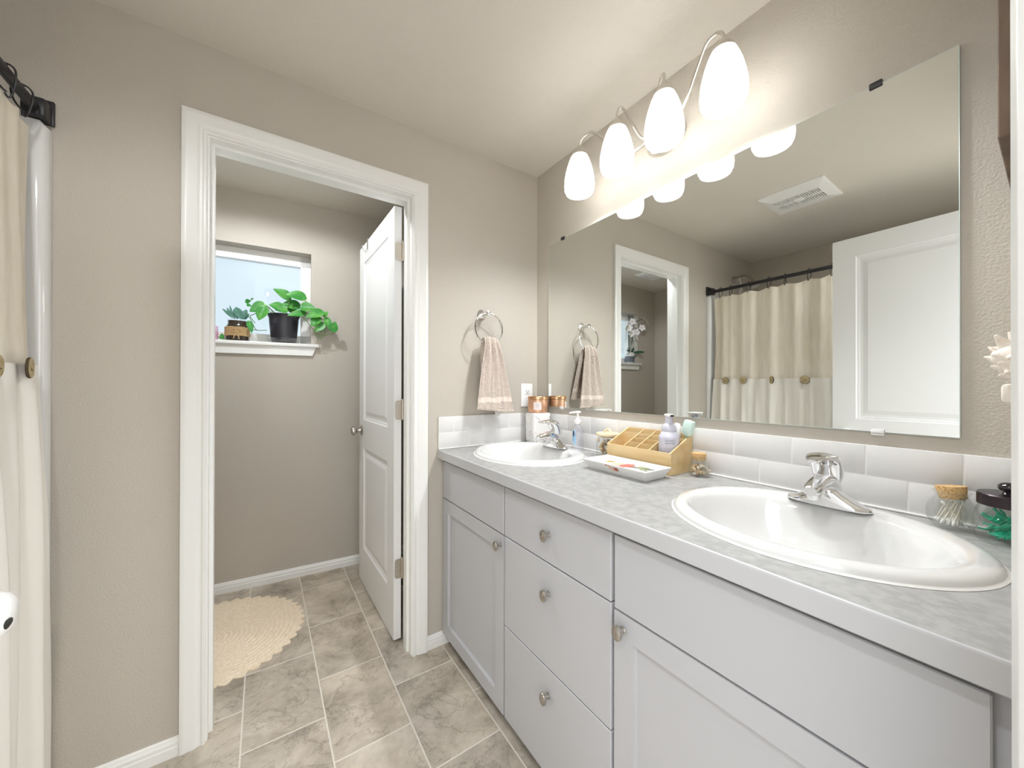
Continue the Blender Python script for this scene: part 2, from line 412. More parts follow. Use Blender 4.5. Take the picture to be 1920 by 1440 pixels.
t2 = struct('trim_2', casing(EX0-.005, EX1+.005, OZ+.005, YF, 1), M_trim, True, label='white casing of the entrance at the right edge', cat='door trim', angle=25)
part('jamb', jamb(EX0, EX1, OZ, YF-WT, YF), M_trim, t2, False)

# baseboards
BB = [(0, 0), (.0125, 0), (.0125, .030), (.0105, .034), (.0105, .044), (.007, .050), (.006, .056), (.003, .060), (0, .060)]
def baseboard(x0, x1, y, s):
    mb = MB(); mb.loft([[(x, y + s*d, z) for d, z in BB] for x in (x0, x1)]); return mb
bb = baseboard(-.644, -.490, 0, -1)
struct('baseboard_back', bb, M_trim, True, label='short white baseboard between door casing and vanity', cat='baseboard', angle=25)
struct('baseboard_left', baseboard(-1.775, -1.5, 0, -1), M_trim, True, label='white baseboard left of the doorway', cat='baseboard', angle=25)
struct('baseboard_window', baseboard(-1.26, 1.4, 0, -1), M_trim, True, loc=(WA[0], WA[1], 0), rz=WR, label='white baseboard under the toilet-room window', cat='baseboard', angle=25)

# ------------------------------------------------------------------ window
fr = MB(); FW = .060
fr.box(U0, U1, .09, .14, WZ0, WZ0+FW); fr.box(U0, U1, .09, .14, WZ1-FW-.008, WZ1); fr.box(U0, U0+FW, .09, .14, WZ0, WZ1); fr.box(U1-FW, U1, .09, .14, WZ0, WZ1)
fr.box(-.255, -.195, .085, .14, WZ0, WZ1)
win = struct('window_1', fr, M_white, False, loc=(WA[0], WA[1], 0), rz=WR, label='white framed window with plants on its sill', cat='window')
part('window_pane', MB().box(U0+FW, -.255, .116, .120, WZ0+FW, WZ1-FW), M_pane, win, False)
part('window_pane', MB().box(-.195, U1-FW, .116, .120, WZ0+FW, WZ1-FW), M_pane, win, False)
sl = MB(); sl.box(U0-.045, U1+.045, -.034, 0, WZ0-.022, WZ0, .006); sl.box(U0, U1, -.002, WD, WZ0-.022, WZ0)
part('window_sill', sl, M_trim, win, True)
ap = MB(); ap.prism([(U0-.02, WZ0-.022), (U1+.028, WZ0-.022), (U1+.008, WZ0-.075), (U0, WZ0-.075)], 0, .016, M=Matrix(((1, 0, 0), (0, 0, -1), (0, 1, 0))))
part('sill_apron', ap, M_trim, win, False)

# ------------------------------------------------------------------ panel doors
def panel_door(w, h, t, panels, st=.105):
    """slab in local x 0..w, y 0..t (both faces moulded), z 0..h; panels = list of (z0,z1)"""
    mb = MB(); mb.box(0, st, 0, t, 0, h); mb.box(w-st, w, 0, t, 0, h)
    zs = [0] + [z for p in panels for z in p] + [h]
    for i in range(0, len(zs), 2): mb.box(st, w-st, 0, t, zs[i], zs[i+1])
    rings = [(0, 0), (.006, .006), (.012, .006), (.018, .009), (.030, .009), (.052, .003)]
    for z0, z1 in panels:
        for side in (0, 1):
            prev = None; vs = []; 
            for ins, d in rings:
                y = d if side == 0 else t-d
                vs += [(st+ins, y, z0+ins), (w-st-ins, y, z0+ins), (w-st-ins, y, z1-ins), (st+ins, y, z1-ins)]
            n = len(rings)
            fs = [(i*4+k, i*4+(k+1) % 4, (i+1)*4+(k+1) % 4, (i+1)*4+k) for i in range(n-1) for k in range(4)] + [tuple((n-1)*4+k for k in range(4))]
            mb.add(vs, fs)
    return mb
# toilet-room door: hinged on the right jamb, standing open into the toilet room
DW, DH = .709, 2.066
d1 = bpy.data.objects.new('door_1', panel_door(DW, DH, .035, [(.22, .83), (1.00, 1.955)]).mesh('door_1', M_door, False)); C.objects.link(d1)
d1['kind'] = 'structure'; d1['label'] = 'white two-panel door standing open into the toilet room'; d1['category'] = 'door'
# local +x runs from the hinge edge to the free edge; local y=0 face becomes the side seen from the bathroom
d1.location = (-.722, .131, .010); d1.rotation_euler = (0, 0, rad(90.8))
# with this turn local y=.035 is the face towards the doorway
for zz in (.335, 1.092, 1.852):
    hb = MB()
    poly = [(.0, -.044), (.0, .044)]
    pl = []
    for cx, cz, a0 in ((.024-.0, .038, 0), ):
        pass
    hw, hh, rr = .030, .046, .012
    pl = [(.001, -hh), (hw-rr, -hh)] + [(hw-rr + rr*sin(a), -hh+rr-rr*cos(a)) for a in (PI/6, PI/3)] + [(hw, -hh+rr), (hw, hh-rr)] + [(hw-rr + rr*cos(a), hh-rr+rr*sin(a)) for a in (PI/6, PI/3)] + [(hw-rr, hh), (.001, hh)]
    # leaf lies on the hinge edge (local x=0 plane), its width along local y
    M = Matrix(((0, 0, -1), (1, 0, 0), (0, 1, 0)))
    hb.prism([(p[0], p[1]) for p in pl], 0, .0022, M=M)
    for (sy, sz) in ((.010, .030), (.018, 0), (.010, -.030)): hb.ell((-.0025, sy, sz), .0012, .0035, .0035, 10, 6)
    hb.cyl((-.006, -.004, -.046), (-.006, -.004, .046), .0055, 12)
    hb.cyl((-.006, -.004, .046), (-.006, -.004, .053), .004, 10)
    h = part('hinge', hb, M_hinge, d1, True, loc=(0, 0, zz))
    jl = MB().box(-.030, -.006, -.010, -.004, -.046, .046); part('jamb_leaf', jl, M_hinge, h, False)
def knob_mb(s):
    mb = MB(); M = Matrix.Rotation(-s*PI/2, 3, 'X')
    mb.lathe([(1e-5, 0), (.030, 0), (.031, .004), (.026, .008), (.014, .010), (.011, .018), (.012, .028), (.019, .034), (.0265, .042), (.028, .050), (.025, .058), (.015, .063), (1e-5, .064)], 28, M=M); return mb
part('door_knob', knob_mb(1), M_nickel, d1, True, loc=(DW-.062, .035, .932))
part('door_knob', knob_mb(-1), M_nickel, d1, True, loc=(DW-.062, 0, .932))
part('latch_plate', MB().box(DW-.0005, DW+.0012, .005, .030, .90, .965), M_hinge, d1, False)

# entrance door standing open, left of the camera
EDW = .737
d2 = bpy.data.objects.new('door_2', panel_door(EDW, DH, .035, [(.22, .83), (1.02, 1.955)]).mesh('door_2', M_door, False)); C.objects.link(d2)
d2['kind'] = 'structure'; d2['label'] = 'white panel door reflected at the right of the mirror'; d2['category'] = 'door'
ang = math.atan2(-.883 + 1.612, -1.572 + 1.535)
d2.location = (-1.535, -1.612, .012); d2.rotation_euler = (0, 0, ang)
# local y<0 side faces the room (+x); knob there with a child-proof cover
kc = MB(); M = Matrix.Rotation(PI/2, 3, 'X')
kc.lathe([(.012, -.006), (.0125, -.001), (.015, 0), (.023, .002), (.0262, .009), (.0275, .022), (.0268, .034), (.023, .042), (.015, .047), (1e-5, .048)], 32, M=M)
cov = part('door_knob_cover', kc, M_white, d2, True, loc=(EDW-.071, -.0065, .940), label='white plastic knob cover with an oval grip hole')
gh = MB(); gh.ell((0, 0, 0), .0050, .0028, .0098, 20, 8)
hole = part('grip_hole', gh, M_slot, cov, True)
hole.location = (-.0128, -.0447, -.0085); hole.rotation_mode = 'QUATERNION'; hole.rotation_quaternion = V((-.45, -.75, -.5)).to_track_quat('Y', 'Z')
part('hinge', MB().cyl((.0, .040, .30), (.0, .040, .39), .006, 12), M_hinge, d2)
part('hinge', MB().cyl((.0, .040, 1.65), (.0, .040, 1.74), .006, 12), M_hinge, d2)

# hook over the toilet-room door
hk = MB(); hk.tube([(0, -.003, -.045), (0, -.003, .003), (0, .0385, .003), (0, .0385, -.055), (0, .050, -.075), (0, .064, -.062), (0, .066, -.045)], .0028, 8)
hk.tube([(.012, .0385, .003), (.012, .0385, -.055), (.006, .050, -.078)], .0024, 8)
hkM = d1.matrix_basis if False else Matrix.Translation(d1.location) @ Matrix.Rotation(d1.rotation_euler.z, 4, 'Z')
ho = solid('door_hook', hk, M_chrome, 'silver wire hook hung over the top of the open toilet-room door', 'hook')
ho.matrix_world = hkM @ Matrix.Translation((.50, 0, DH+.001))
# bag on the back of that door
bg = MB(); random.seed(3)
def bagf(u, v):
    a = 2*PI*u; z = -.17*v; r = (.020 + .075*sin(PI*min(1, v*1.05)**.8)) * (1 + .22*sin(5*a + 9*v) + .10*sin(11*a - 5*v))
    return (r*cos(a)*1.0, r*sin(a)*.6, z)
bg.grid(bagf, 48, 14, cu=True); bg.tube([(0, 0, -.005), (0, .02, .075), (0, .045, .10)], .004, 6)
bo = solid('cloth_bag', bg, M_bagblue, 'dark blue and white crumpled cloth seen through the hinge gap of the open door', 'bag')
bo.matrix_world = hkM @ Matrix.Translation((DW-.062, -.085, .845))

# ------------------------------------------------------------------ vanity
XF, XFR = -.568, -.549          # door faces, face frame
CT, CB = .919, .878             # counter top / underside
Y0, Y1, Y2, Y3 = -.006, -.543, -1.031, -1.596
FZ0, FZS, FZ1 = .058, .690, .864
def carcass(ya, yb):
    mb = MB(); t = .016
    mb.box(XFR, -.004, ya-t, ya, .095, CB-.001); mb.box(XFR, -.004, yb, yb+t, .095, CB-.001)
    mb.box(XFR, -.004, yb+t, ya-t, .095, .111); mb.box(-.012, -.004, yb+t, ya-t, .111, CB-.001)
    mb.box(XFR, XFR+.016, yb+t, ya-t, .111, .15); mb.box(XFR, XFR+.016, yb+t, ya-t, CB-.04, CB-.001); mb.box(XFR, XFR+.016, yb+t, ya-t, FZS-.02, FZS+.02)
    mb.box(XFR, XFR+.016, ya-t-.03, ya-t, .15, CB-.04); mb.box(XFR, XFR+.016, yb+t, yb+t+.03, .15, CB-.04)
    return mb
def slab_front(ya, yb, z0, z1): return MB().box(XF, XFR-.001, yb, ya, z0, z1, .0018, seg=1)
def shaker(ya, yb, z0, z1, st=.056):
    mb = MB()
    for a in ((ya-st, ya, z0, z1), (yb, yb+st, z0, z1), (yb+st, ya-st, z0, z0+st), (yb+st, ya-st, z1-st, z1)): mb.box(XF, XFR-.001, a[0], a[1], a[2], a[3])
    mb.box(XF+.011, XFR-.001, yb+st, ya-st, z0+st, z1-st)
    # bevelled inner edge
    r = [(0, .0), (.006, .011)]
    vs = []
    for ins, d in ((-.0005, .0001), (.003, .0108)):
        vs += [(XF+d, yb+st+ins, z0+st+ins), (XF+d, ya-st-ins, z0+st+ins), (XF+d, ya-st-ins, z1-st-ins), (XF+d, yb+st+ins, z1-st-ins)]
    mb.add(vs, [(k, (k+1) % 4, 4+(k+1) % 4, 4+k) for k in range(4)])
    return mb
def knob(parent, y, z):
    mb = MB(); M = Matrix.Rotation(-PI/2, 3, 'Y')
    mb.lathe([(1e-5, 0), (.0085, 0), (.0085, .002), (.0058, .004), (.0052, .012), (.007, .0145)], 18, M=M)
    mb.lathe([(.007, .0145), (.0125, .0165), (.0155, .0195), (.0162, .0225), (.0148, .026), (.009, .0285), (1e-5, .0293)], 24, M=Matrix.Diagonal((1, .86, 1.12)) @ M)
    return part('knob', mb, M_nickel, parent, True, loc=(XF, y, z), label='oval brushed nickel knob')
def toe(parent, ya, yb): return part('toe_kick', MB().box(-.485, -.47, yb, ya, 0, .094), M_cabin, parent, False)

v1 = thing('vanity_cabinet', 'left sink base cabinet with one shaker door under a blank panel, beside the door casing', 'cabinet', group='vanity cabinet units')
part('body', carcass(Y0, Y1+.001), M_cab, v1, False)
part('false_drawer_front', slab_front(Y0-.004, Y1+.004, FZS+.004, FZ1), M_cab, v1, True)
dd = part('door', shaker(Y0-.004, Y1+.004, FZ0, FZS), M_cab, v1, False)
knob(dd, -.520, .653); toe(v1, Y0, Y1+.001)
v2 = thing('vanity_cabinet', 'middle cabinet of three stacked slab drawers, each with one oval knob', 'cabinet', group='vanity cabinet units')
part('body', carcass(Y1, Y2+.001), M_cab, v2, False)
for z0, z1, kz in ((FZS+.004, FZ1, .779), (.381, FZS, .604), (FZ0, .377, .302)):
    dr = part('drawer', slab_front(Y1-.004, Y2+.006, z0, z1), M_cab, v2, True); knob(dr, -.789, kz)
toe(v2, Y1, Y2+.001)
v3 = thing('vanity_cabinet', 'right sink base cabinet with a knobbed shaker door, nearest the camera', 'cabinet', group='vanity cabinet units')
part('body', carcass(Y2, Y3-.010), M_cab, v3, False)
part('false_drawer_front', slab_front(Y2-.004, Y3+.004, FZS-.004, FZ1-.002), M_cab, v3, True)
dd = part('door', shaker(Y2-.004, Y3+.004, FZ0, FZS-.008), M_cab, v3, False)
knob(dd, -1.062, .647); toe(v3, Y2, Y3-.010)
part('filler_strip', MB().box(XFR, -.53, YF+.001, Y3-.011, .095, CB-.001), M_cab, v3, False)

SX, SA, SB, S1Y, S2Y = -.300, .267, .226, -.325, -1.323
# worktop with two oval cut-outs
def counter_mesh():
    bm = bmesh.new(); x0, x1, y0, y1 = -.593, -.001, YF+.001, -.001
    def loop(pts):
        vs = [bm.verts.new((p[0], p[1], CT)) for p in pts]; return [bm.edges.new((vs[i], vs[(i+1) % len(vs)])) for i in range(len(vs))]
    es = loop([(x0+.004, y0), (x1, y0), (x1, y1), (x0+.004, y1)]); holes = []
    for cy in (S1Y, S2Y):
        e = loop([(SX + .208*cos(2*PI*k/48), cy + .25*sin(2*PI*k/48)) for k in range(48)]); es += e; holes.append(e)
    bmesh.ops.triangle_fill(bm, use_beauty=True, use_dissolve=False, edges=es)
    mb = MB()
    for f in bm.faces: f.material_index = 0
    mb.bm(bm, 0)
    # edge roll, apron, back and underside lip
    prof = [(x0+.004, CT), (x0+.0012, CT-.0012), (x0, CT-.004), (x0, CB+.002), (x0+.002, CB), (x0+.03, CB)]
    mb.add([(p[0], y, p[1]) for y in (y0, y1) for p in prof], [(i, i+1, i+1+len(prof), i+len(prof)) for i in range(len(prof)-1)], 1)
    mb.add([(x0+.004, y1, CT), (x0, y1, CT-.004), (x0, y1, CB), (x1, y1, CB), (x1, y1, CT)], [(0, 1, 2, 3, 4)], 1)
    mb.add([(x0+.004, y0, CT), (x0, y0, CT-.004), (x0, y0, CB), (x1, y0, CB), (x1, y0, CT)], [(0, 1, 2, 3, 4)], 1)
    for cy in (S1Y, S2Y):
        mb.grid(lambda u, v: (SX + .208*cos(2*PI*u), cy + .25*sin(2*PI*u), CT - v*(CT-CB)), 48, 2, cu=True)
    return mb
ct = solid('countertop', counter_mesh(), [M_counter, M_edge], 'grey stone-look laminate countertop running the whole vanity', 'countertop', smooth=False)

# sinks
def sink(cy, label):
    t = thing('sink', label, 'sink', (SX, cy, CT), group='drop-in bathroom sinks')
    rings = [(1.0, 1.0, 0, .0005), (1.0, 1.0, 0, .005), (.985, .985, 0, .012), (.95, .955, 0, .0175), (.90, .91, 0, .0185), (.86, .85, -.012, .0175), (.835, .80, -.020, .0135), (.815, .775, -.024, .004),
             (.79, .745, -.026, -.02), (.72, .68, -.028, -.065), (.60, .57, -.028, -.105), (.40, .40, -.026, -.130), (.18, .20, -.022, -.140), (.09, .105, -.022, -.142)]
    mb = MB(); n = 72; vs = []
    for a, b, dx, z in rings:
        for k in range(n):
            th = 2*PI*k/n; vs.append((dx + b*SB*cos(th), a*SA*sin(th), z))
    fs = [(i*n+k, i*n+(k+1) % n, (i+1)*n+(k+1) % n, (i+1)*n+k) for i in range(len(rings)-1) for k in range(n)]
    mb.add(vs, fs)
    part('basin', mb, M_porc, t, True, 50)
    dr = MB(); dr.lathe([(.026, -.141), (.024, -.139), (.018, -.139), (.016, -.141), (1e-5, -.138)], 24, c=(-.022, 0, 0))
    part('drain', dr, M_chrome, t)
    ov = MB(); n = 72
    ov.grid(lambda u, v: (SB*(1.0+.022*(1-v))*cos(2*PI*u), SA*(1.0+.018*(1-v))*sin(2*PI*u), .0006+.003*v), n, 3, cu=True)
    part('caulk_ring', ov, M_white, t)
    return t
sink(S1Y, 'white oval drop-in sink at the far left of the countertop')
sink(S2Y, 'large white oval drop-in sink in the right foreground')

# faucets (local: +y along the wall, -x out over the bowl, z up from the deck)
def sec(c, ux, uy, a, b, n=20, p=2.4):
    """super-ellipse ring"""
    c = V(c); ux = V(ux); uy = V(uy); r = []
    for k in range(n):
        t = 2*PI*k/n; cx = abs(cos(t))**(2/p) * (1 if cos(t) >= 0 else -1); sx = abs(sin(t))**(2/p) * (1 if sin(t) >= 0 else -1)
        r.append(c + ux*(a*cx) + uy*(b*sx))
    return r
def faucet_parts(t):
    mb = MB(); rings = []
    # winged base: sections marching along y, half-super-ellipses standing on the deck
    ys = [-.0805, -.078, -.070, -.058, -.045, -.033, -.022, -.010, 0, .010, .022, .033, .045, .058, .070, .078, .0805]
    for y in ys:
        a = abs(y)/.0805
        w = .0265*math.sqrt(max(0, 1-a**3.0)) + .001; h = .010 + .046*max(0, (1-a*1.15))**1.25 if a < .87 else .010*math.sqrt(max(0, 1-((a-.87)/.13)**2)) + .001
        r = []
        for k in range(17):
            th = PI*k/16; cx = abs(cos(th))**.75*(1 if cos(th) >= 0 else -1); r.append((-.002 + w*cx, y, h*abs(sin(th))**.7))
        rings.append(r)
    mb.loft(rings)
    part('base', mb, M_chrome, t, True, 50)
    # spout
    sp = MB(); R = []
    for x, z, w, h in ((.022, .042, .021, .026), (.004, .047, .025, .026), (-.020, .055, .0235, .021), (-.045, .0585, .0205, .0165), (-.070, .0565, .0185, .0135), (-.092, .052, .0175, .0115), (-.104, .0485, .016, .0105), (-.110, .047, .012, .008)):
        R.append(sec((x, 0, z), (0, 1, 0), (.18, 0, 1) if x < -.04 else (0, 0, 1), w, h, 24, 3.2))
    sp.loft(R); part('spout', sp, M_chrome, t, True, 45)
    ae = MB(); ae.lathe([(1e-5, 0), (.0095, 0), (.0105, .002), (.0105, .014)], 20, c=(-.094, 0, .027)); part('aerator', ae, M_chrome, t)
    # lever handle: neck over the column, curling forward into a broad paddle
    lv = MB(); R = []
    for x, z, tx, tz, w, h in ((.004, .058, 0, 1, .0255, .022), (.003, .068, -.05, 1, .0285, .0235), (.000, .080, -.15, 1, .0305, .0235), (-.005, .092, -.3, 1, .0315, .0225), (-.013, .104, -.6, 1, .0318, .0195), (-.025, .1125, -1, .7, .0312, .0150), (-.040, .1175, -1, .25, .0290, .0105), (-.057, .1190, -1, .02, .0250, .0078), (-.075, .1185, -1, -.08, .0200, .0062), (-.092, .1165, -1, -.2, .0145, .0050), (-.101, .1145, -1, -.3, .0080, .0034)):
        d = V((tx, 0, tz)).normalized(); nrm = V((d.z, 0, -d.x))
        R.append(sec((x, 0, z), (0, 1, 0), nrm, w, h, 24, 2.5))
    lv.loft(R); part('lever_handle', lv, M_chrome, t, True, 55)
FX, FZ = -.143, CT+.0175
f1 = thing('faucet', 'chrome single-lever faucet on the far left sink', 'faucet', (FX, S1Y, FZ), group='chrome faucets'); faucet_parts(f1)
f2 = copy_tree(f1); f2.location = (FX, S2Y, FZ); f2['label'] = 'chrome single-lever faucet on the large sink in the foreground'

# backsplash: two running-bond rows of real tiles
def tile_row(mb, along, start, end, z0, z1, first, pitch=.1575, g=.0022):
    """along='y' on the mirror wall, 'x' on the back wall"""
    k = first
    while k > start: k -= pitch
    while k < end:
        a, b = max(k, start), min(k+pitch, end)
        if b-a > .006:
            if along == 'y': mb.box(-.0095, -.001, a+g/2, b-g/2, z0, z1, .002, seg=2)
            else: mb.box(a+g/2, b-g/2, -.0095, -.001, z0, z1, .002, seg=2)
        k += pitch
Z0, Z1, Z2 = CT+.004, CT+.0785, CT+.154
bs = MB(); tile_row(bs, 'y', YF+.002, -.0105, Z0, Z1-.0022, -1.436); tile_row(bs, 'y', YF+.002, -.0105, Z1, Z2, -1.362)
b1 = thing('backsplash', 'white subway tile backsplash along the mirror wall', 'backsplash', group='backsplash runs')
part('tiles', bs, M_tile, b1, True); part('grout', MB().box(-.0086, -.0005, YF+.002, -.0105, CT+.001, Z2-.001), M_grout, b1, False)
part('caulk_line', MB().box(-.014, -.0075, YF+.002, -.0145, CT+.0004, CT+.0055, .002), M_white, b1)
bs = MB(); tile_row(bs, 'x', -.590, -.0105, Z0, Z1-.0022, -.431); tile_row(bs, 'x', -.590, -.0105, Z1, Z2, -.512)
b2 = thing('backsplash', 'short white subway tile side splash beneath the hand towel', 'backsplash', group='backsplash runs')
part('tiles', bs, M_tile, b2, True); part('grout', MB().box(-.589, -.0105, -.0086, -.0005, CT+.001, Z2-.001), M_grout, b2, False)
part('caulk_line', MB().box(-.590, -.0145, -.014, -.0075, CT+.0004, CT+.0055, .002), M_white, b2)

# ------------------------------------------------------------------ mirror
MY0, MY1, MZ0, MZ1 = -1.5133, -.1082, 1.108, 1.9712
mr = thing('wall_mirror', 'large frameless mirror above the backsplash', 'mirror', (0, 0, 0))
part('glass', MB().box(-.0062, -.0012, MY0, MY1, MZ0, MZ1), M_mirror, mr, False)
eg = MB(); eg.box(-.0064, -.001, MY0-.0015, MY0, MZ0, MZ1); eg.box(-.0064, -.001, MY1, MY1+.0015, MZ0, MZ1); eg.box(-.0064, -.001, MY0, MY1, MZ1, MZ1+.0012); eg.box(-.0064, -.001, MY0, MY1, MZ0-.0012, MZ0)
part('polished_edge', eg, mat('glass_edge', 'C9D6D2', .2), mr, False)
for y, z, m, nm in ((-1.381, MZ1, M_black, 'black mirror clip'), (-.22, MZ1, M_black, 'black mirror clip'), (-1.384, MZ0, M_white, 'clear mirror clip'), (-.213, MZ0, M_white, 'clear mirror clip')):
    s = 1 if z > 1.5 else -1
    k = MB(); k.box(-.0105, -.0005, y-.012, y+.012, z+s*.0015, z+s*.009, .002) if s > 0 else k.box(-.0105, -.0005, y-.012, y+.012, z-.009, z-.0015, .002)
    k.box(-.0105, -.0066, y-.012, y+.012, min(z-s*.006, z+s*.006), max(z-s*.006, z+s*.006), .0012)
    part('mirror_clip', k, m, mr, True, label=nm)

# ------------------------------------------------------------------ vanity light
vl = thing('vanity_light', 'four-lamp brushed nickel wall light with frosted glass shades above the mirror', 'light fixture', (0, -.800, 2.165))
bp_ = MB(); Mx = Matrix.Rotation(-PI/2, 3, 'Y')
bp_.lathe([(1e-5, .028), (.02, .028), (.045, .025), (.062, .018), (.070, .008), (.072, .001)], 40, M=Matrix.Diagonal((1, 1.15, .86)) @ Mx)
part('back_plate', bp_, M_satin, vl)
bp_ = MB(); bp_.cyl((-.026, 0, 0), (-.075, 0, -.002), .011, 16); part('stem', bp_, M_satin, vl)
def smooth_path(P, n=9):
    P = [V(p) for p in P]; out = []
    for i in range(len(P)-1):
        a = P[max(0, i-1)]; b = P[i]; c = P[i+1]; d = P[min(len(P)-1, i+2)]
        for k in range(n):
            t = k/n; out.append(.5*((2*b) + (c-a)*t + (2*a-5*b+4*c-d)*t*t + (3*b-a-3*c+d)*t**3))
    out.append(P[-1]); return out
SHY = [-.507, -.706, -.903, -1.094]; SHX = -.170; SBOT = 2.030; STOP = 2.196
for i, y in enumerate(SHY):
    dy = y + .800; s = 1 if dy > 0 else -1
    L = abs(dy); zt = STOP - 2.165
    if i in (0, 3):
        P = [(-.070, s*.006, -.002), (-.090, s*.04, -.040), (-.105, s*.095, -.048), (-.120, s*.150, -.005), (-.138, s*.200, .062), (-.156, s*(L-.055), .098), (-.167, s*(L-.018), .094), (-.170, s*L, .070), (-.170, s*L, zt+.012)]
    else:
        P = [(-.070, s*.004, 0), (-.085, s*.016, -.022), (-.105, s*.036, -.015), (-.128, s*.056, .035), (-.150, s*.074, .088), (-.163, s*(L-.008), .100), (-.170, s*L, .082), (-.170, s*L, zt+.012)]
    ar = part('arm', MB().tube(smooth_path(P), .0052, 10), M_satin, vl)
    cupm = MB(); cupm.lathe([(.0055, .034), (.008, .030), (.012, .024), (.022, .012), (.030, .002), (.0335, -.010), (.0315, -.010), (.028, .0)], 28, c=(-.170, dy, zt))
    part('socket_cup', cupm, M_satin, ar)
    sh = MB(); prof = [(.026, .166), (.034, .155), (.0415, .138), (.050, .112), (.0565, .085), (.0610, .058), (.0625, .034), (.0605, .014), (.0555, .003), (.0540, 0)]
    sh.lathe(prof, 40, c=(-.170, dy, SBOT-2.165))
    part('lamp_shade', sh, M_shade, vl, True, 60)
    bu = MB(); bu.ell((-.170, dy, SBOT-2.165+.112), .025, .025, .027, 20, 12); bu.cyl((-.170, dy, SBOT-2.165+.130), (-.170, dy, SBOT-2.165+.158), .012, 14)
    part('bulb', bu, M_bulb, vl)
    ld = bpy.data.lights.new('vanity_bulb_light', 'POINT'); ld.energy = VANITY_WATTS; ld.color = (.955, .978, 1.0); ld.shadow_soft_size = .020
    lo = bpy.data.objects.new('vanity_bulb_light', ld); C.objects.link(lo); lo.location = (-.170, y, SBOT+.036)

# ------------------------------------------------------------------ ceiling vents
def vent(label, loc, rz, L=.335, Wd=.335):
    t = thing('exhaust_vent', label, 'exhaust vent', loc, rz, 'ceiling exhaust vents')
    fr = MB(); a, b = L/2, Wd/2; ia, ib = .118, .078
    # pillow-shaped cover with an open rectangular grille field
    ring = lambda x, y, z: [(-x, -y, z), (x, -y, z), (x, y, z), (-x, y, z)]
    rs = [ring(a, b, 0), ring(a, b, -.006), ring(a-.006, b-.006, -.012), ring(ia, ib, -.022), ring(ia, ib, -.014)]
    vs = [p for r in rs for p in r]
    fr.add(vs, [(i*4+k, i*4+(k+1) % 4, (i+1)*4+(k+1) % 4, (i+1)*4+k) for i in range(4) for k in range(4)])
    part('cover', fr, M_white, t, False)
    part('cavity', MB().box(-ia, ia, -ib, ib, -.012, -.008), M_slot, t, False)
    gr = MB(); n = 22
    for k in range(n+1):
        x = -ia + 2*ia*k/n; gr.box(x-.0022, x+.0022, -ib, ib, -.022, -.014)
    gr.box(-ia, ia, -.006, .006, -.0225, -.014); gr.box(-.024, .024, -.022, .022, -.024, -.016, .003)
    gr.box(-ia, ia, -ib, -ib+.005, -.022, -.014); gr.box(-ia, ia, ib-.005, ib, -.022, -.014)
    part('grille', gr, M_white, t, False)
    return t
vent('white square ceiling vent seen in the mirror above the reflected curtain', (-1.47, -.742, ZC), PI/2)
vent('white vent on the toilet-room ceiling, seen only through the reflected doorway', (-2.13, .76, ZC), 0, .32, .20)
# recessed downlight of the toilet room, up behind the door head
TLX, TLY = -1.33, .36
cl = thing('recessed_light', 'round recessed downlight in the toilet-room ceiling', 'ceiling light', (TLX, TLY, ZC))
k = MB(); k.lathe([(.060, -.001), (.085, -.001), (.086, -.004), (.062, -.007), (.058, -.003)], 36); part('trim_ring', k, M_white, cl)
k = MB(); k.lathe([(1e-5, -.002), (.058, -.002)], 36); part('lens', k, M_lens, cl)
ld = bpy.data.lights.new('toilet_room_light', 'SPOT'); ld.energy = TOILET_LAMP_WATTS; ld.color = (.93, .965, 1.0); ld.shadow_soft_size = .045; ld.spot_size = rad(168); ld.spot_blend = .3
lo = bpy.data.objects.new('toilet_room_light', ld); C.objects.link(lo); lo.location = (TLX, TLY, ZC-.012)
cl2 = copy_tree(cl); cl2.location = (-1.65, -1.47, ZC); cl2['label'] = 'added unseen round fill downlight in the bathroom ceiling just inside the entrance'  # fixture copy and its lamp are added out of view as room fill
ld = ld.copy(); ld.name = 'entrance_fill_light'; ld.energy = ROOM_FILL_WATTS; ld.color = (.95, .975, 1.0); lo = bpy.data.objects.new('entrance_fill_light', ld); C.objects.link(lo); lo.location = (-1.65, -1.47, ZC-.012)

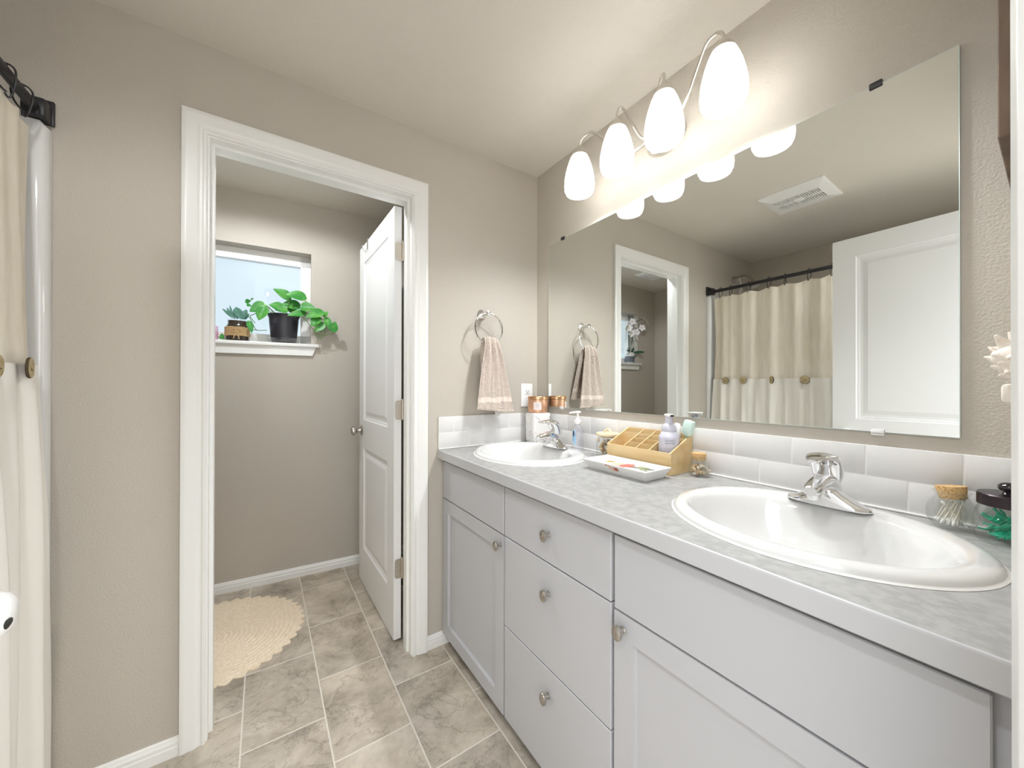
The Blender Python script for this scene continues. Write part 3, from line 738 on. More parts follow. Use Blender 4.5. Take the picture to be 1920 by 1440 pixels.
# ------------------------------------------------------------------ towel ring and hand towel
tr = thing('towel_ring', 'chrome towel ring on the wall beside the doorway', 'towel ring', (-.355, 0, 1.578))
k = MB(); Mr = Matrix.Rotation(PI/2, 3, 'X')
k.lathe([(1e-5, 0), (.026, 0), (.027, .004), (.022, .009), (.013, .016), (.0095, .028), (.009, .046), (.0115, .052), (.013, .060), (.0115, .068), (1e-5, .0715)], 28, M=Mr); part('mount', k, M_chrome, tr)
k = MB(); RC = V((.004, -.060, -.078)); k.tube([RC + V((.0775*sin(2*PI*i/48), -.006*(1-cos(2*PI*i/48)), .0775*cos(2*PI*i/48))) for i in range(48)], .0042, 10, closed=True); part('ring', k, M_chrome, tr)
tw = thing('hand_towel', 'taupe hand towel draped through the towel ring', 'towel', (-.347, -.068, 1.424))
def towel_fn(u, v):
    # v: 0 front hem .. 1 back hem ; u across
    Lf, Lb = .335, .290; s = v*(Lf+Lb); top = .012
    s2 = (u-.5)
    if s < Lf: d = Lf-s; side = -1; f = d/Lf
    else: d = s-Lf; side = 1; f = d/Lb
    bend = min(1, d/.035)
    z = top + .012*(1-bend)**2 - d + .010*(1-bend)
    yy = side*(.0065 + .010*bend + .018*f)
    wid = .072 + (.132 if side < 0 else .055)*f**.75
    cx = (.012*f if side < 0 else .040*f)
    fold = .013*sin(9.5*s2*PI/1.6 + 1.2 + .8*f) * (1 - .5*f) + .003*sin(17*s2 + 3.0*f)
    arch = .010*(1-bend)*cos(s2*PI)
    sag = -.010*f*sin(s2*2.4 + .6)
    return (cx + s2*wid, yy + fold*(.5+.5*bend)*side*-1*(.9 if side < 0 else .7), z + arch + sag)
k = MB(); k.grid(towel_fn, 41, 90)
tm = k.mesh('cloth', [M_towel, M_towelband], True, 180)
for p in tm.polygons:
    zc = sum(tm.vertices[i].co.z for i in p.vertices)/len(p.vertices); yc = sum(tm.vertices[i].co.y for i in p.vertices)/len(p.vertices)
    front = yc < 0
    rel = -zc
    if (front and .262 < rel < .284) or (front and rel > .326) or ((not front) and .222 < rel < .240): p.material_index = 1
to = bpy.data.objects.new('cloth', tm); C.objects.link(to); to.parent = tw
md = to.modifiers.new('thick', 'SOLIDIFY'); md.thickness = .0075; md.offset = 0
md = to.modifiers.new('soft', 'SUBSURF'); md.levels = 1; md.render_levels = 1
part('care_tag', MB().box(.018, .046, -.022, -.0205, -.352, -.326), mat('grey_tag', 'D3D0CB', .6), tw, False, label='pale grey care tag at the hem')

# outlet
ol = thing('wall_outlet', 'white duplex outlet on the wall above the side splash', 'outlet', (-.074, 0, 1.168))
part('cover_plate', MB().box(-.038, .038, -.006, -.0005, -.063, .063, .003), M_white, ol)
for z in (.020, -.020):
    rc = part('receptacle', MB().box(-.017, .017, -.0085, -.006, z-.0145, z+.0145, .0022), M_white, ol)
    sl_ = MB(); sl_.box(-.008, -.0058, -.0092, -.0084, z-.002, z+.007); sl_.box(.0058, .008, -.0092, -.0084, z-.002, z+.007); sl_.ell((0, -.0086, z-.0075), .0026, .0008, .0026, 10, 6)
    part('slots', sl_, M_slot, rc, False)
k = MB(); k.ell((0, -.0065, 0), .003, .0012, .003, 10, 6); part('screw', k, M_white, ol)

# ------------------------------------------------------------------ things on the countertop
# square ceramic container in the corner
ch = thing('ceramic_container', 'white square-shouldered ceramic container with speckled base, in the corner behind the far faucet', 'container', (-.0705, -.098, CT), rad(-8))
k = MB(); R = []
for z, a in ((0, .043), (.004, .049), (.02, .0520), (.07, .0530), (.12, .0525), (.150, .0525), (.158, .0515), (.160, .048)):
    R.append(sec((0, 0, z), (1, 0, 0), (0, 1, 0), a, a, 40, 5.5))
k.loft(R); part('body', k, M_ceramic, ch, True, 50)
# pressed arcs, like brows, on the two faces towards the room
k = MB()
for fx in (0, 1):
    for s in (-1, 1):
        P = [(s*(.003 + .043*t), .100 + .050*t**.55) for t in [i/12 for i in range(13)]]
        P = [((-.0527, q[0], q[1]) if fx == 0 else (q[0], -.0527, q[1])) for q in P]
        k.tube(P, [.0012 + .0016*sin(PI*i/12) for i in range(13)], 8)
part('raised_arcs', k, M_ceramic, ch)
k = MB(); random.seed(11)
for i in range(90):
    fx = random.random() < .5; a = random.uniform(-.043, .043); z = .006 + .062*random.random()**1.3; r = random.uniform(.0010, .0026)
    mi = 0 if random.random() < .7 else 1
    k.ell((-.0527, a, z) if fx else (a, -.0527, z), r if not fx else .0006, r if fx else .0006, r*random.uniform(.6, 1.2), 8, 5, mi=mi)
part('speckles', k, M_speck, ch)
cd = thing('candle_jar', 'copper coloured candle jar with a pale label, on top of the white container', 'candle', (-.0705, -.098, CT+.1605), rad(20))
k = MB(); k.lathe([(1e-5, 0), (.047, 0), (.0515, .004), (.0525, .012), (.0525, .068), (.050, .071)], 40); part('jar', k, M_copper, cd)
k = MB(); k.lathe([(.0535, .069), (.0545, .070), (.0548, .082), (.0530, .085), (1e-5, .0855)], 40); part('lid', k, M_copperlid, cd)
def patch(R, a0, a1, z0, z1, n=14): return MB().grid(lambda u, v: (R*cos(a0+(a1-a0)*u), R*sin(a0+(a1-a0)*u), z0+(z1-z0)*v), n, 2)
lb = part('label', patch(.0530, rad(-172), rad(-128), .016, .055), M_label, cd)
k = MB()
for z, w in ((.047, .5), (.040, .8), (.036, .65), (.026, .7)):
    m_ = rad(-150); dw = rad(16)*w; k.grid(lambda u, v: (.0533*cos(m_-dw+2*dw*u), .0533*sin(m_-dw+2*dw*u), z+.0018*v), 8, 2)
part('print_lines', k, M_inklight, lb)

# clear hand soap
hs = thing('soap_dispenser', 'clear hand soap bottle with blue label and white pump, on the far sink rim', 'soap bottle', (-.110, -.437, CT+.0178), rad(0))
hs.scale = (1.1, 1.1, 1.02)
k = MB(); R = []
for z, a, b in ((0, .022, .016), (.002, .0275, .019), (.008, .0285, .020), (.040, .0278, .0196), (.080, .0255, .0185), (.096, .0225, .0172), (.104, .0165, .0140), (.108, .0125, .0120), (.116, .0125, .0120)):
    R.append(sec((0, 0, z), (.35, .94, 0), (.94, -.35, 0), a, b, 32, 2.3))
k.loft(R); part('bottle', k, M_gel, hs, True, 50)
k = MB(); k.lathe([(.0145, .112), (.0150, .114), (.0150, .126), (.012, .128), (.0085, .130), (.0085, .136), (.0050, .137), (.0045, .160)], 24)
part('collar', k, M_white, hs)
k = MB(); R = []
for s_, w, h in ((-.012, .004, .003), (-.010, .0075, .005), (0, .0085, .0055), (.012, .0075, .0045), (.028, .0055, .0035), (.034, .004, .003)):
    R.append(sec((-.80*s_, .60*s_, .1625 - (.006*(s_/.041)**2 if s_ > 0 else 0)), (.6, .8, 0), (0, 0, 1), w, h, 14, 2.2))
k.loft(R); part('pump_head', k, M_white, hs)
# label wraps the face turned to the room
def lab_fn(u, v):
    a = rad(158 + 64*u); z = .022 + .066*v; f = 1 - .10*max(0, (z-.04)/.05)
    p = V((.35, .94, 0))*(.0290*f*sin(a)) + V((.94, -.35, 0))*(.0206*f*cos(a)); return (p.x, p.y, z)
lb = part('label', MB().grid(lab_fn, 14, 6), M_bluelabel, hs)
lg = MB(); 
def logo_fn(u, v):
    a = 2*PI*u; r = v; q = V(lab_fn(.42 + .20*r*cos(a), .74 + .20*r*sin(a))); d = V((q.x, q.y, 0)).normalized(); return q + d*.0006
lg.grid(logo_fn, 20, 3, cu=True); part('logo', lg, M_navy, lb)

# jar with wooden lid, behind the organizer
def shell_mesh(kind, s):
    k = MB()
    if kind == 0:      # little cone spiral
        P = [(1e-5, 0)] + [(s*.5*(t)**.9*(1+.12*(1 if i % 2 else -1)), s*1.3*t) for i, t in enumerate([.15, .3, .45, .6, .75, .9, 1.0])] + [(s*.3, s*1.5), (1e-5, s*1.55)]
        k.lathe(P, 12)
    elif kind == 1:    # ribbed fan
        def f(u, v):
            a = rad(-70 + 140*u); r = s*1.1*v; return (r*sin(a), r*cos(a)-s*.4, s*.34*sin(PI*v)*(.6+.4*cos(a)) + s*.03*sin(u*40)*v)
        k.grid(f, 22, 8)
        k.grid(lambda u, v: (f(u, v)[0]*.98, f(u, v)[1]*.98, f(u, v)[2]*.55 - s*.05), 22, 8)
    else:              # rounded snail
        k.ell((0, 0, 0), s*.62, s*.5, s*.42, 12, 8); k.ell((s*.38, s*.1, s*.16), s*.34, s*.3, s*.26, 10, 6); k.ell((s*.62, s*.16, s*.26), s*.16, s*.15, s*.14, 8, 5)
    return k
def shells(n, c, rad_, z0, zh, s, label, group, seed):
    random.seed(seed); base = [shell_mesh(q, s).mesh('seashell', M_shells[q], True, 50) for q in range(3)] + [shell_mesh(2, s*.8).mesh('seashell', M_shells[3], True, 50), shell_mesh(0, s*.8).mesh('seashell', M_shells[4], True, 50)]
    for i in range(n):
        a = i*2.4 + random.uniform(-.3, .3); r = rad_*math.sqrt((i % 6 + .6)/6)
        o = bpy.data.objects.new('seashell', base[i % 5]); C.objects.link(o)
        o.location = (c[0] + r*cos(a), c[1] + r*sin(a), z0 + zh*(i/n)); o.rotation_euler = (random.uniform(0, 6), random.uniform(0, 6), random.uniform(0, 6))
        tag(o, label, 'seashell', group)
WJ = (-.066, -.572)
wj = thing('storage_jar', 'glass jar of shells with flat wooden lid, behind the left end of the bamboo organizer', 'jar', (*WJ, CT))
k = MB(); k.lathe([(1e-5, .002), (.040, .002), (.046, .006), (.048, .014), (.048, .066), (.045, .072), (.041, .077), (.041, .088), (.043, .090)], 40); part('glass', k, M_glass, wj)
k = MB(); k.lathe([(.036, .086), (.037, .091), (.047, .0915), (.0495, .094), (.0495, .101), (.048, .103), (1e-5, .103)], 40)
ld_ = part('lid', k, mat('pale_wood', 'EBDCBE', .5, vary=('DDCAA4', 20, 3, .4, .7, (1, .2, 1))), wj)
k = MB(); k.tube([(0, -.022 + .044*t, .1025 + .016*sin(PI*t)) for t in [i/10 for i in range(11)]], .0042, 8); part('handle', k, MATS['pale_wood'], ld_)
shells(40, WJ, .035, CT+.014, .056, .0155, 'small seashell inside the wooden-lidded jar', 'shells in the wooden-lidded jar', 21)

# bamboo organizer (sloped sides), built from boards
OXF, OXB, OYL, OYR, BT = -.145, -.0155, -.637, -.912, .0062
HF, HB = .075, .132
og = thing('compartment_organizer', 'bamboo compartment organizer between the two sinks', 'organizer', (0, 0, CT))
def hgt(x): return HF + (HB-HF)*(x-OXF)/(OXB-OXF)
def board_x(mb, y0, y1, xa, xb, z0, lower=0):
    mb.add([(x, y, z) for y in (y0, y1) for x, z in ((xa, z0), (xb, z0), (xb, hgt(xb)-lower), (xa, hgt(xa)-lower))], [(0, 1, 2, 3), (4, 7, 6, 5), (0, 4, 5, 1), (1, 5, 6, 2), (2, 6, 7, 3), (3, 7, 4, 0)])
k = MB(); board_x(k, OYL-BT, OYL, OXF, OXB, .001); part('side_board', k, M_bamboo, og, False)
k = MB(); board_x(k, OYR, OYR+BT, OXF, OXB, .001); part('side_board', k, M_bamboo, og, False)
k = MB(); k.box(OXF, OXF+BT, OYR+BT, OYL-BT, .001, HF); part('front_board', k, M_bamboo, og, False)
k = MB(); k.box(OXB-BT, OXB, OYR+BT, OYL-BT, .001, HB); part('back_board', k, M_bamboo, og, False)
k = MB(); k.box(OXF+BT, OXB-BT, OYR+BT, OYL-BT, .001, .006); part('base_board', k, M_bamboo, og, False)
ylen = OYR-OYL; DT = .004
dv = [OYL + ylen*f for f in (.28, .48, .68)]
for y in dv:
    k = MB(); board_x(k, y-DT/2, y+DT/2, OXF+BT, OXB-BT, .006, .002); part('divider', k, M_bamboo, og, False)
def cross(ya, yb, f):
    x = OXF + (OXB-OXF)*f; k = MB(); k.box(x-DT/2, x+DT/2, yb, ya, .006, hgt(x-DT/2)-.0021); part('divider', k, M_bamboo, og, False)
cross(OYL-BT, dv[0]+DT/2, .76)
for ya, yb in ((dv[0], dv[1]), (dv[1], dv[2])):
    for f in (.28, .52, .76): cross(ya-DT/2, yb+DT/2, f)
cross(dv[2]-DT/2, OYR+BT, .765)

# lavender foam soap
FB = (-.0885, -.8690)
fb = thing('foam_soap_bottle', 'lavender foaming soap bottle standing in the bamboo organizer', 'soap bottle', (*FB, CT+.0065))
k = MB(); k.lathe([(1e-5, 0), (.031, 0), (.0335, .003), (.0343, .009), (.0343, .112), (.0340, .117), (.0325, .1205), (.0260, .132), (.0245, .134), (.0242, .137)], 40); part('bottle', k, M_lavender, fb)
k = MB(); k.lathe([(.0236, .1372), (.0240, .1385), (.0240, .145), (.0228, .152), (.0195, .159), (.0140, .1635), (.0128, .1645), (.0128, .1865), (.0120, .188), (1e-5, .188)], 40); pu = part('pump', k, M_lavender, fb)
k = MB(); R = []
for s_, w, h in ((-.024, .006, .0025), (-.020, .014, .0045), (-.006, .0185, .0055), (.010, .0175, .0055), (.022, .012, .005), (.027, .009, .0045)):
    R.append(sec((-.60*s_, -.80*s_, .1915), (.80, -.60, 0), (0, 0, 1), w*.75, h, 18, 2.6))
k.loft(R); hd = part('pump_head', k, M_white, pu)
k = MB(); k.box(-.006, .006, -.0008, .0008, -.003, .003); nz = part('nozzle_tip', k, M_black, pu, False); nz.location = (-.60*.0275, -.80*.0275, .1915); nz.rotation_euler = (0, 0, math.atan2(.60, -.80)*1 + PI/2 + PI/2)
def wrap_text(s, size, R, a, z, name, parent, m):
    cu = bpy.data.curves.new(name, 'FONT'); cu.body = s; cu.size = size; cu.align_x = 'LEFT'
    ob = bpy.data.objects.new(name+'_src', cu); C.objects.link(ob); bpy.context.view_layer.update()
    dg = bpy.context.evaluated_depsgraph_get(); me = bpy.data.meshes.new_from_object(ob.evaluated_get(dg)); bpy.data.objects.remove(ob)
    bm = bmesh.new(); bm.from_mesh(me); bmesh.ops.subdivide_edges(bm, edges=bm.edges[:], cuts=1)
    for v in bm.verts:
        an = a + v.co.x/R; v.co = V((R*cos(an), R*sin(an), z + v.co.y))
    bm.to_mesh(me); bm.free(); me.materials.clear(); me.materials.append(m)
    o = bpy.data.objects.new(name, me); C.objects.link(o); o.parent = parent; return o
bott = fb.children[0]
A0 = rad(-168)
wrap_text('COCONUT +', .0060, .0347, A0, .104, 'lettering', bott, M_ink)
wrap_text('OCEAN AIR', .0060, .0347, A0, .0955, 'lettering', bott, M_ink)
wrap_text('foaming hand soap', .0036, .0347, A0, .078, 'lettering', bott, M_inklight)
wrap_text('8 fl oz 236 mL', .0034, .0347, A0, .070, 'lettering', bott, M_inklight)

# white tube and toothbrush at the back of the right compartment
wt = MB(); R = []
for t, a, b in ((0, .010, .010), (.03, .012, .012), (.075, .0155, .0145), (.105, .0175, .0150), (.125, .0165, .0135), (.138, .012, .0095), (.143, .005, .004)):
    R.append(sec((.0, -.05*t - .3*t*t, t*1.13), (1, 0, 0), (0, 1, 0), b*.85, a, 22, 2.3))
wt.loft(R)
tb = thing('plastic_tube', 'white rounded plastic tube behind the lavender soap bottle', 'tube', (-.0335, -.852, CT+.0065))
part('body', wt, M_white, tb, True, 50)
k = MB(); k.tube([(-.0118, -.006, .118), (-.0121, -.008, .108)], .0010, 6); k.tube([(-.0112, -.012, .118), (-.0115, -.014, .108)], .0010, 6); part('marks', k, M_slot, tb)
br = thing('toothbrush', 'toothbrush in a mint green head cover leaning out of the organizer', 'toothbrush', (-.0335, -.874, CT+.0065))
ax_ = V((-.03, -.24, .96)).normalized()
k = MB(); k.tube([ax_*t for t in (0, .02, .05, .09, .128, .15)], [.0045, .005, .0052, .0042, .0034, .0032], 10); part('handle', k, M_mintdark, br)
k = MB(); Mq = ax_.to_track_quat('Z', 'Y').to_matrix(); R = []
for t, a, b in ((.122, .005, .005), (.125, .012, .009), (.131, .0175, .0130), (.150, .0195, .0145), (.172, .0190, .0140), (.178, .0165, .0120), (.180, .0060, .005)):
    R.append([Mq @ (Matrix.Rotation(0, 3, 'Z') @ V(p)) + ax_*t for p in sec((0, 0, 0), (1, 0, 0), (0, 1, 0), b, a, 22, 3)])
k.loft(R); part('head_cover', k, M_mint, br, True, 50)

# floral tray
ty = thing('trinket_tray', 'white rectangular ceramic tray printed with flowers, in front of the organizer', 'tray', (-.2325, -.7915, CT))
k = MB(); a, b, ai, bi, h = .0675, .1365, .0455, .1205, .0350
rg = lambda x, y, z: [(-x, -y, z), (x, -y, z), (x, y, z), (-x, y, z)]
rs = [rg(ai-.003, bi-.003, 0), rg(ai, bi, .001), rg(a, b, h-.001), rg(a-.001, b-.001, h), rg(a-.0035, b-.0035, h), rg(a-.006, b-.006, h-.003), rg(ai+.006, bi+.006, .0225)]
vs = [p for r in rs for p in r]
k.add(vs, [(i*4+q, i*4+(q+1) % 4, (i+1)*4+(q+1) % 4, (i+1)*4+q) for i in range(len(rs)-1) for q in range(4)] + [(3, 2, 1, 0), tuple((len(rs)-1)*4+q for q in range(4))])
tray = part('body', k, M_ceramic, ty, False)
def petal(mb, c, ang, L, w, mi, z):
    n = 12; pts = []
    for i in range(n+1):
        t = i/n; pts.append((L*t, w*sin(PI*t**.8)*.5))
    poly = pts + [(x, -y) for x, y in reversed(pts[1:-1])]
    vs = [(max(-.049, min(.049, PX + c[0] + 1.25*(x*cos(ang) - y*sin(ang)))), c[1] + 1.25*(x*sin(ang) + y*cos(ang)), z) for x, y in poly]
    mb.add(vs, [tuple(range(len(vs)))], mi)
pm = [mat('print_yellow', 'E2C56A', .4), mat('print_blush', 'EFC3AE', .4), mat('print_coral', 'DE6B62', .4), mat('print_sage', '9BA37F', .4), mat('print_dark_green', '55604F', .4), mat('print_rust', 'B4664C', .4)]
k = MB(); z = .0230; PX = .016
for i in range(5): petal(k, (.004, .078), rad(20 + 62*i - 90), .017, .010, 0, z)
for i, an in enumerate((60, 105, 150)): petal(k, (-.004, .018), rad(an), .034, .026, 1, z + .0001*i)
for i, an in enumerate((-110, -70, -35, -150)): petal(k, (-.002, .012), rad(an), .034, .020, 2, z + .0005 + .0001*i)
for i, (an, L, w, mi) in enumerate(((20, .040, .018, 3), (-20, .040, .020, 3), (-70, .045, .016, 4), (-110, .036, .016, 3), (100, .030, .010, 4))): petal(k, (-.002, -.052), rad(an), L, w, mi, z + .0001*i)
petal(k, (-.022, -.086), rad(-60), .010, .005, 4, z)
part('floral_print', k, pm, tray, False)
# leaf print running over the front rim and down its outer face
k = MB(); Mf = lambda y, s: (-ai - (a-ai)*s - .0006, y, h*s - .0003)
def fpetal(y0, s0, dy, ds, w, mi):
    n = 10; up = []; dn = []
    for i in range(n+1):
        t = i/n; ww = w*sin(PI*t**.8)*.5; L = math.hypot(dy, ds*.041); nx, nz = -ds*.041/L, dy/L
        up.append(Mf(y0 + dy*t + nx*ww, s0 + ds*t + nz*ww/.041)); dn.append(Mf(y0 + dy*t - nx*ww, s0 + ds*t - nz*ww/.041))
    vs = up + list(reversed(dn[1:-1])); k.add(vs, [tuple(range(len(vs)))], mi)
fpetal(.020, .93, -.030, -.62, .014, 1); fpetal(-.006, .80, -.012, -.42, .009, 5); fpetal(-.014, .80, -.012, -.34, .009, 5); fpetal(.022, .93, .006, -.18, .006, 5)
part('rim_print', k, pm, tray, False)

# small cork jar of shells
CJ = (-.062, -.962)
cj = thing('storage_jar', 'small cork-stoppered glass jar of shells at the right end of the organizer', 'jar', (*CJ, CT))
k = MB(); k.lathe([(1e-5, .003), (.024, .002), (.0305, .005), (.0325, .012), (.0318, .026), (.028, .044), (.0245, .054), (.0235, .060), (.0255, .0635), (.0255, .067), (.0225, .067)], 36); part('glass', k, M_glass, cj)
k = MB(); k.lathe([(1e-5, .055), (.0205, .055), (.0222, .076), (.0215, .0775), (1e-5, .0775)], 28); part('cork', k, M_cork, cj)
shells(34, CJ, .0205, CT+.011, .024, .0112, 'small seashell inside the little cork jar', 'shells in the little cork jar', 5)

# bulbous jar of cotton swabs with tilted cork
SJ = (-.058, -1.508)
sj = thing('storage_jar', 'bulbous glass jar of cotton swabs with a tilted cork, behind the large sink', 'jar', (*SJ, CT))
k = MB(); k.lathe([(1e-5, .003), (.022, .002), (.030, .006), (.0360, .018), (.0375, .032), (.0355, .046), (.030, .058), (.0245, .065), (.0228, .069), (.025, .075), (.0285, .079), (.0275, .080)], 48); part('glass', k, M_glass, sj)
rb = MB()
for i in range(14):
    a = rad(-60 + i*26); rb.tube([(.0381*cos(a + .22*t)*q, .0381*sin(a + .22*t)*q, .010 + .045*t) for t, q in ((0, .80), (.25, .95), (.5, 1.0), (.75, .965), (1, .87))], .0007, 5)
part('moulded_ribs', rb, M_glass, sj)
k = MB(); Mt = Euler((rad(-8), rad(3), 0)).to_matrix(); k.lathe([(1e-5, -.012), (.0195, -.012), (.0232, .011), (.0228, .0135), (1e-5, .0135)], 32, M=Mt, c=(0, 0, .0765)); part('cork', k, M_cork, sj)
def swab_mesh():
    k = MB(); k.cyl((0, 0, 0), (0, 0, .072), .0011, 8, mi=0)
    for z in (.004, .068): k.ell((0, 0, z), .0029, .0029, .0072, 10, 8, mi=1)
    return k.mesh('cotton_swab', [M_stick, M_cotton], True, 60)
swm = swab_mesh(); random.seed(9)
for i in range(15):
    a = i*2.399; r0 = .024*math.sqrt((i+.5)/15)
    p0 = V((SJ[0] - .003 + r0*cos(a)*.9, SJ[1] + .006 + r0*sin(a)*.9, CT+.011 + random.uniform(0, .002)))
    p1 = V((SJ[0] + .002 + .013*math.sqrt((i+.5)/15)*cos(a+.6), SJ[1] - .004 + .013*math.sqrt((i+.5)/15)*sin(a+.6), CT+.058))
    if i == 14: p0 = V((SJ[0] - .008, SJ[1] - .022, CT+.010)); p1 = V((SJ[0] - .014, SJ[1] + .012, CT+.056))
    o = bpy.data.objects.new('cotton_swab', swm); C.objects.link(o); d = (p1-p0).normalized()
    o.location = p0 + d*.004*0; o.rotation_mode = 'QUATERNION'; o.rotation_quaternion = d.to_track_quat('Z', 'Y')
    o.scale = (1, 1, .80)
    tag(o, 'white cotton swab standing in the bulbous jar', 'cotton swab', 'cotton swabs in the jar')

# jar with bronze lid and floss picks
FJ = (-.083, -1.5825)
fj = thing('storage_jar', 'glass jar with dark bronze lid full of teal floss picks, at the right edge', 'jar', (*FJ, CT))
k = MB(); k.lathe([(1e-5, .003), (.036, .002), (.0425, .006), (.0445, .014), (.046, .034), (.0445, .052), (.0405, .064), (.038, .070), (.038, .078)], 48); part('glass', k, M_glass, fj)
k = MB(); k.lathe([(.0392, .0715), (.0405, .072), (.0405, .0925), (.0390, .0945), (1e-5, .0955)], 48); ld_ = part('lid', k, M_bronze, fj)
k = MB(); k.lathe([(1e-5, .0952), (.011, .0955), (.008, .099), (.007, .102)], 24); k.ell((0, 0, .1075), .0150, .0150, .0100, 24, 14); part('lid_knob', k, M_blackgloss, ld_)
def pick_mesh():
    k = MB()
    poly = [(-.0012, 0), (.0040, .006), (.0082, .022), (.0094, .040), (.0105, .050), (.0135, .055), (.0140, .067), (.0118, .0675), (.0105, .0590), (.0050, .0560), (-.0050, .0560), (-.0105, .0590), (-.0118, .0675), (-.0140, .067), (-.0135, .055), (-.0105, .050), (-.0094, .040), (-.0082, .022), (-.0040, .006)]
    k.prism(poly, -.0011, .0011); k.cyl((-.0128, .0655, 0), (.0128, .0655, 0), .0003, 5); return k.mesh('floss_pick', M_teal, False)
pk = pick_mesh(); random.seed(4)
PK = [(56, 3, 0), (-140, 4, 30), (100, 5, 15), (20, 7, 40), (-124, 24, -20), (60, 28, 50), (-70, 32, 0), (140, 36, 10), (40, 42, 20), (-110, 44, -30), (5, 40, 60), (80, 46, -40), (-150, 42, 75), (58, 38, 85)]
for i, (az, tilt, tw_) in enumerate(PK):
    o = bpy.data.objects.new('floss_pick', pk); C.objects.link(o)
    q = Matrix.Rotation(rad(az), 3, 'Z') @ Matrix.Rotation(rad(tilt), 3, 'X') @ Matrix.Rotation(rad(tw_), 3, 'Y')
    d = q @ V((0, 1, 0)); mid = V((FJ[0], FJ[1], CT + .016 + .027*(i/len(PK)))) + V((random.uniform(-1, 1), random.uniform(-1, 1), 0))*(.007 if tilt < 10 else .006)
    half = .034; mid.z = max(mid.z, CT+.010 + abs(d.z)*half); mid.z = min(mid.z, CT+.056 - abs(d.z)*half) if abs(d.z)*half < .022 else mid.z
    o.matrix_world = Matrix.Translation(mid - d*half) @ q.to_4x4()
    tag(o, 'teal plastic floss pick inside the bronze-lidded jar', 'floss pick', 'floss picks in the jar')

# ------------------------------------------------------------------ right edge: wooden sign and shell
solid('wooden_sign', MB().box(-.35, -.07, YF+.001, -1.584, 1.597, 2.06, .0015, seg=1), M_slabwood, 'thick rustic brown wood board on the wall at the upper right edge', 'wall board', smooth=False)
sh = thing('seashell', 'white spiny conch shell on the wall at the right edge', 'seashell', (-.285, YF, 1.255))
k = MB()
def conch(u, v):
    a = 2*PI*u; t = v; r = .044*sin(PI*min(1, t*1.02))**.75*(1 - .35*t) + .0015
    r *= 1 + .10*sin(a*3 + t*9) + .05*sin(a*7)
    ax = -.046 + .098*t; return (r*cos(a)*.95, .029 + r*sin(a)*.72, .0 - ax*.55 + .006 + r*.0 + .0*u) if False else (-.012 + ax*.45 + r*cos(a)*.8, .028 + r*sin(a)*.7, .008 - ax*.62 + r*cos(a)*.5)
k.grid(conch, 40, 22, cu=True)
part('body', k, M_conch, sh, True, 60)
sp = MB(); random.seed(2)
for row, v in enumerate((.22, .36, .50, .66)):
    for q in range(9):
        u = (q + .5*(row % 2))/9; p = V(conch(u, v)); c0 = V(conch(0, v))*.5 + V(conch(.5, v))*.5; d = (p-c0).normalized() + V((-.25, .1, .35)); d.normalize()
        sp.cyl(p - d*.006, p + d*(.006 + .006*random.random()), .0068, 8, .0012)
for p, q in (((-.026, .040, .030), (-.034, .050, .046)), ((-.012, .03, .036), (-.014, .038, .052))):
    sp.cyl(p, q, .0095, 8, .002)
part('spine', sp, M_conch, sh, True, 60)
k = MB(); k.lathe([(.006, 0), (.010, .012), (.012, .03)], 14, c=(-.004, .020, -.054)); k.box(-.018, .008, 0.001, .046, -.060, -.030, .006); part('mount', k, M_conch, sh)

# ------------------------------------------------------------------ shower end
XR = -1.803
sd = thing('tub_surround', 'white fibreglass tub surround whose edge shows beside the curtain', 'tub surround')
k = MB()
prof = [(XL+.002, -.002), (-1.7825, -.002), (-1.7825, -.014), (-1.7865, -.024), (-1.797, -.030), (-1.82, -.030), (-1.86, -.022), (XL+.002, -.022)]
top = [(x, y) for x, y in prof]
k.loft([[(x, y, .50) for x, y in prof], [(x, y, 1.952) for x, y in prof], [(min(x, -1.797), y, 1.9675) for x, y in prof]])
part('end_panel', k, M_porc, sd, True, 40)
part('side_panel', MB().box(XL+.001, XL+.020, -1.56, -.031, .50, 1.9675, .004), M_porc, sd)
bt = thing('bathtub', 'white bathtub behind the shower curtain', 'bathtub')
k = MB(); x0, x1, y0, y1 = XL+.001, -1.84, -1.56, -.003
rg2 = lambda i, z: sec(((x0+x1)/2, (y0+y1)/2, z), (1, 0, 0), (0, 1, 0), (x1-x0)/2 - i, (y1-y0)/2 - i, 48, 9)
k.loft([rg2(0, 0), rg2(0, .47), rg2(.004, .49), rg2(.06, .495), rg2(.075, .48), rg2(.11, .25), rg2(.16, .12), rg2(.30, .10)]); part('basin', k, M_porc, bt, True, 40)
hd = thing('shower_fixture', 'chrome shower head and arm, seen in the mirror over the curtain rod', 'shower head', (-2.243, 0, 2.172))
k = MB(); k.lathe([(1e-5, 0), (.030, 0), (.030, .004), (.020, .010), (.0105, .012)], 24, M=Mr); part('flange', k, M_nickel, hd)
k = MB(); k.tube(smooth_path([(0, -.008, 0), (.004, -.05, .016), (.008, -.10, .012), (.012, -.145, -.022), (.014, -.160, -.045)]), .0095, 12); part('arm', k, M_nickel, hd)
k = MB(); Mh = V((.05, -.35, -1)).to_track_quat('Z', 'Y').to_matrix(); k.lathe([(.010, 0), (.014, .012), (.018, .022), (.034, .040), (.040, .052), (.040, .060), (1e-5, .061)], 28, c=(.014, -.160, -.045), M=Mh); part('spray_head', k, M_nickel, hd)
k = MB(); k.tube(smooth_path([(.004, -.05, .008), (-.02, -.055, -.05), (.0, -.06, -.11), (.035, -.062, -.135)]), .004, 8); part('hanging_hose', k, M_white, hd)

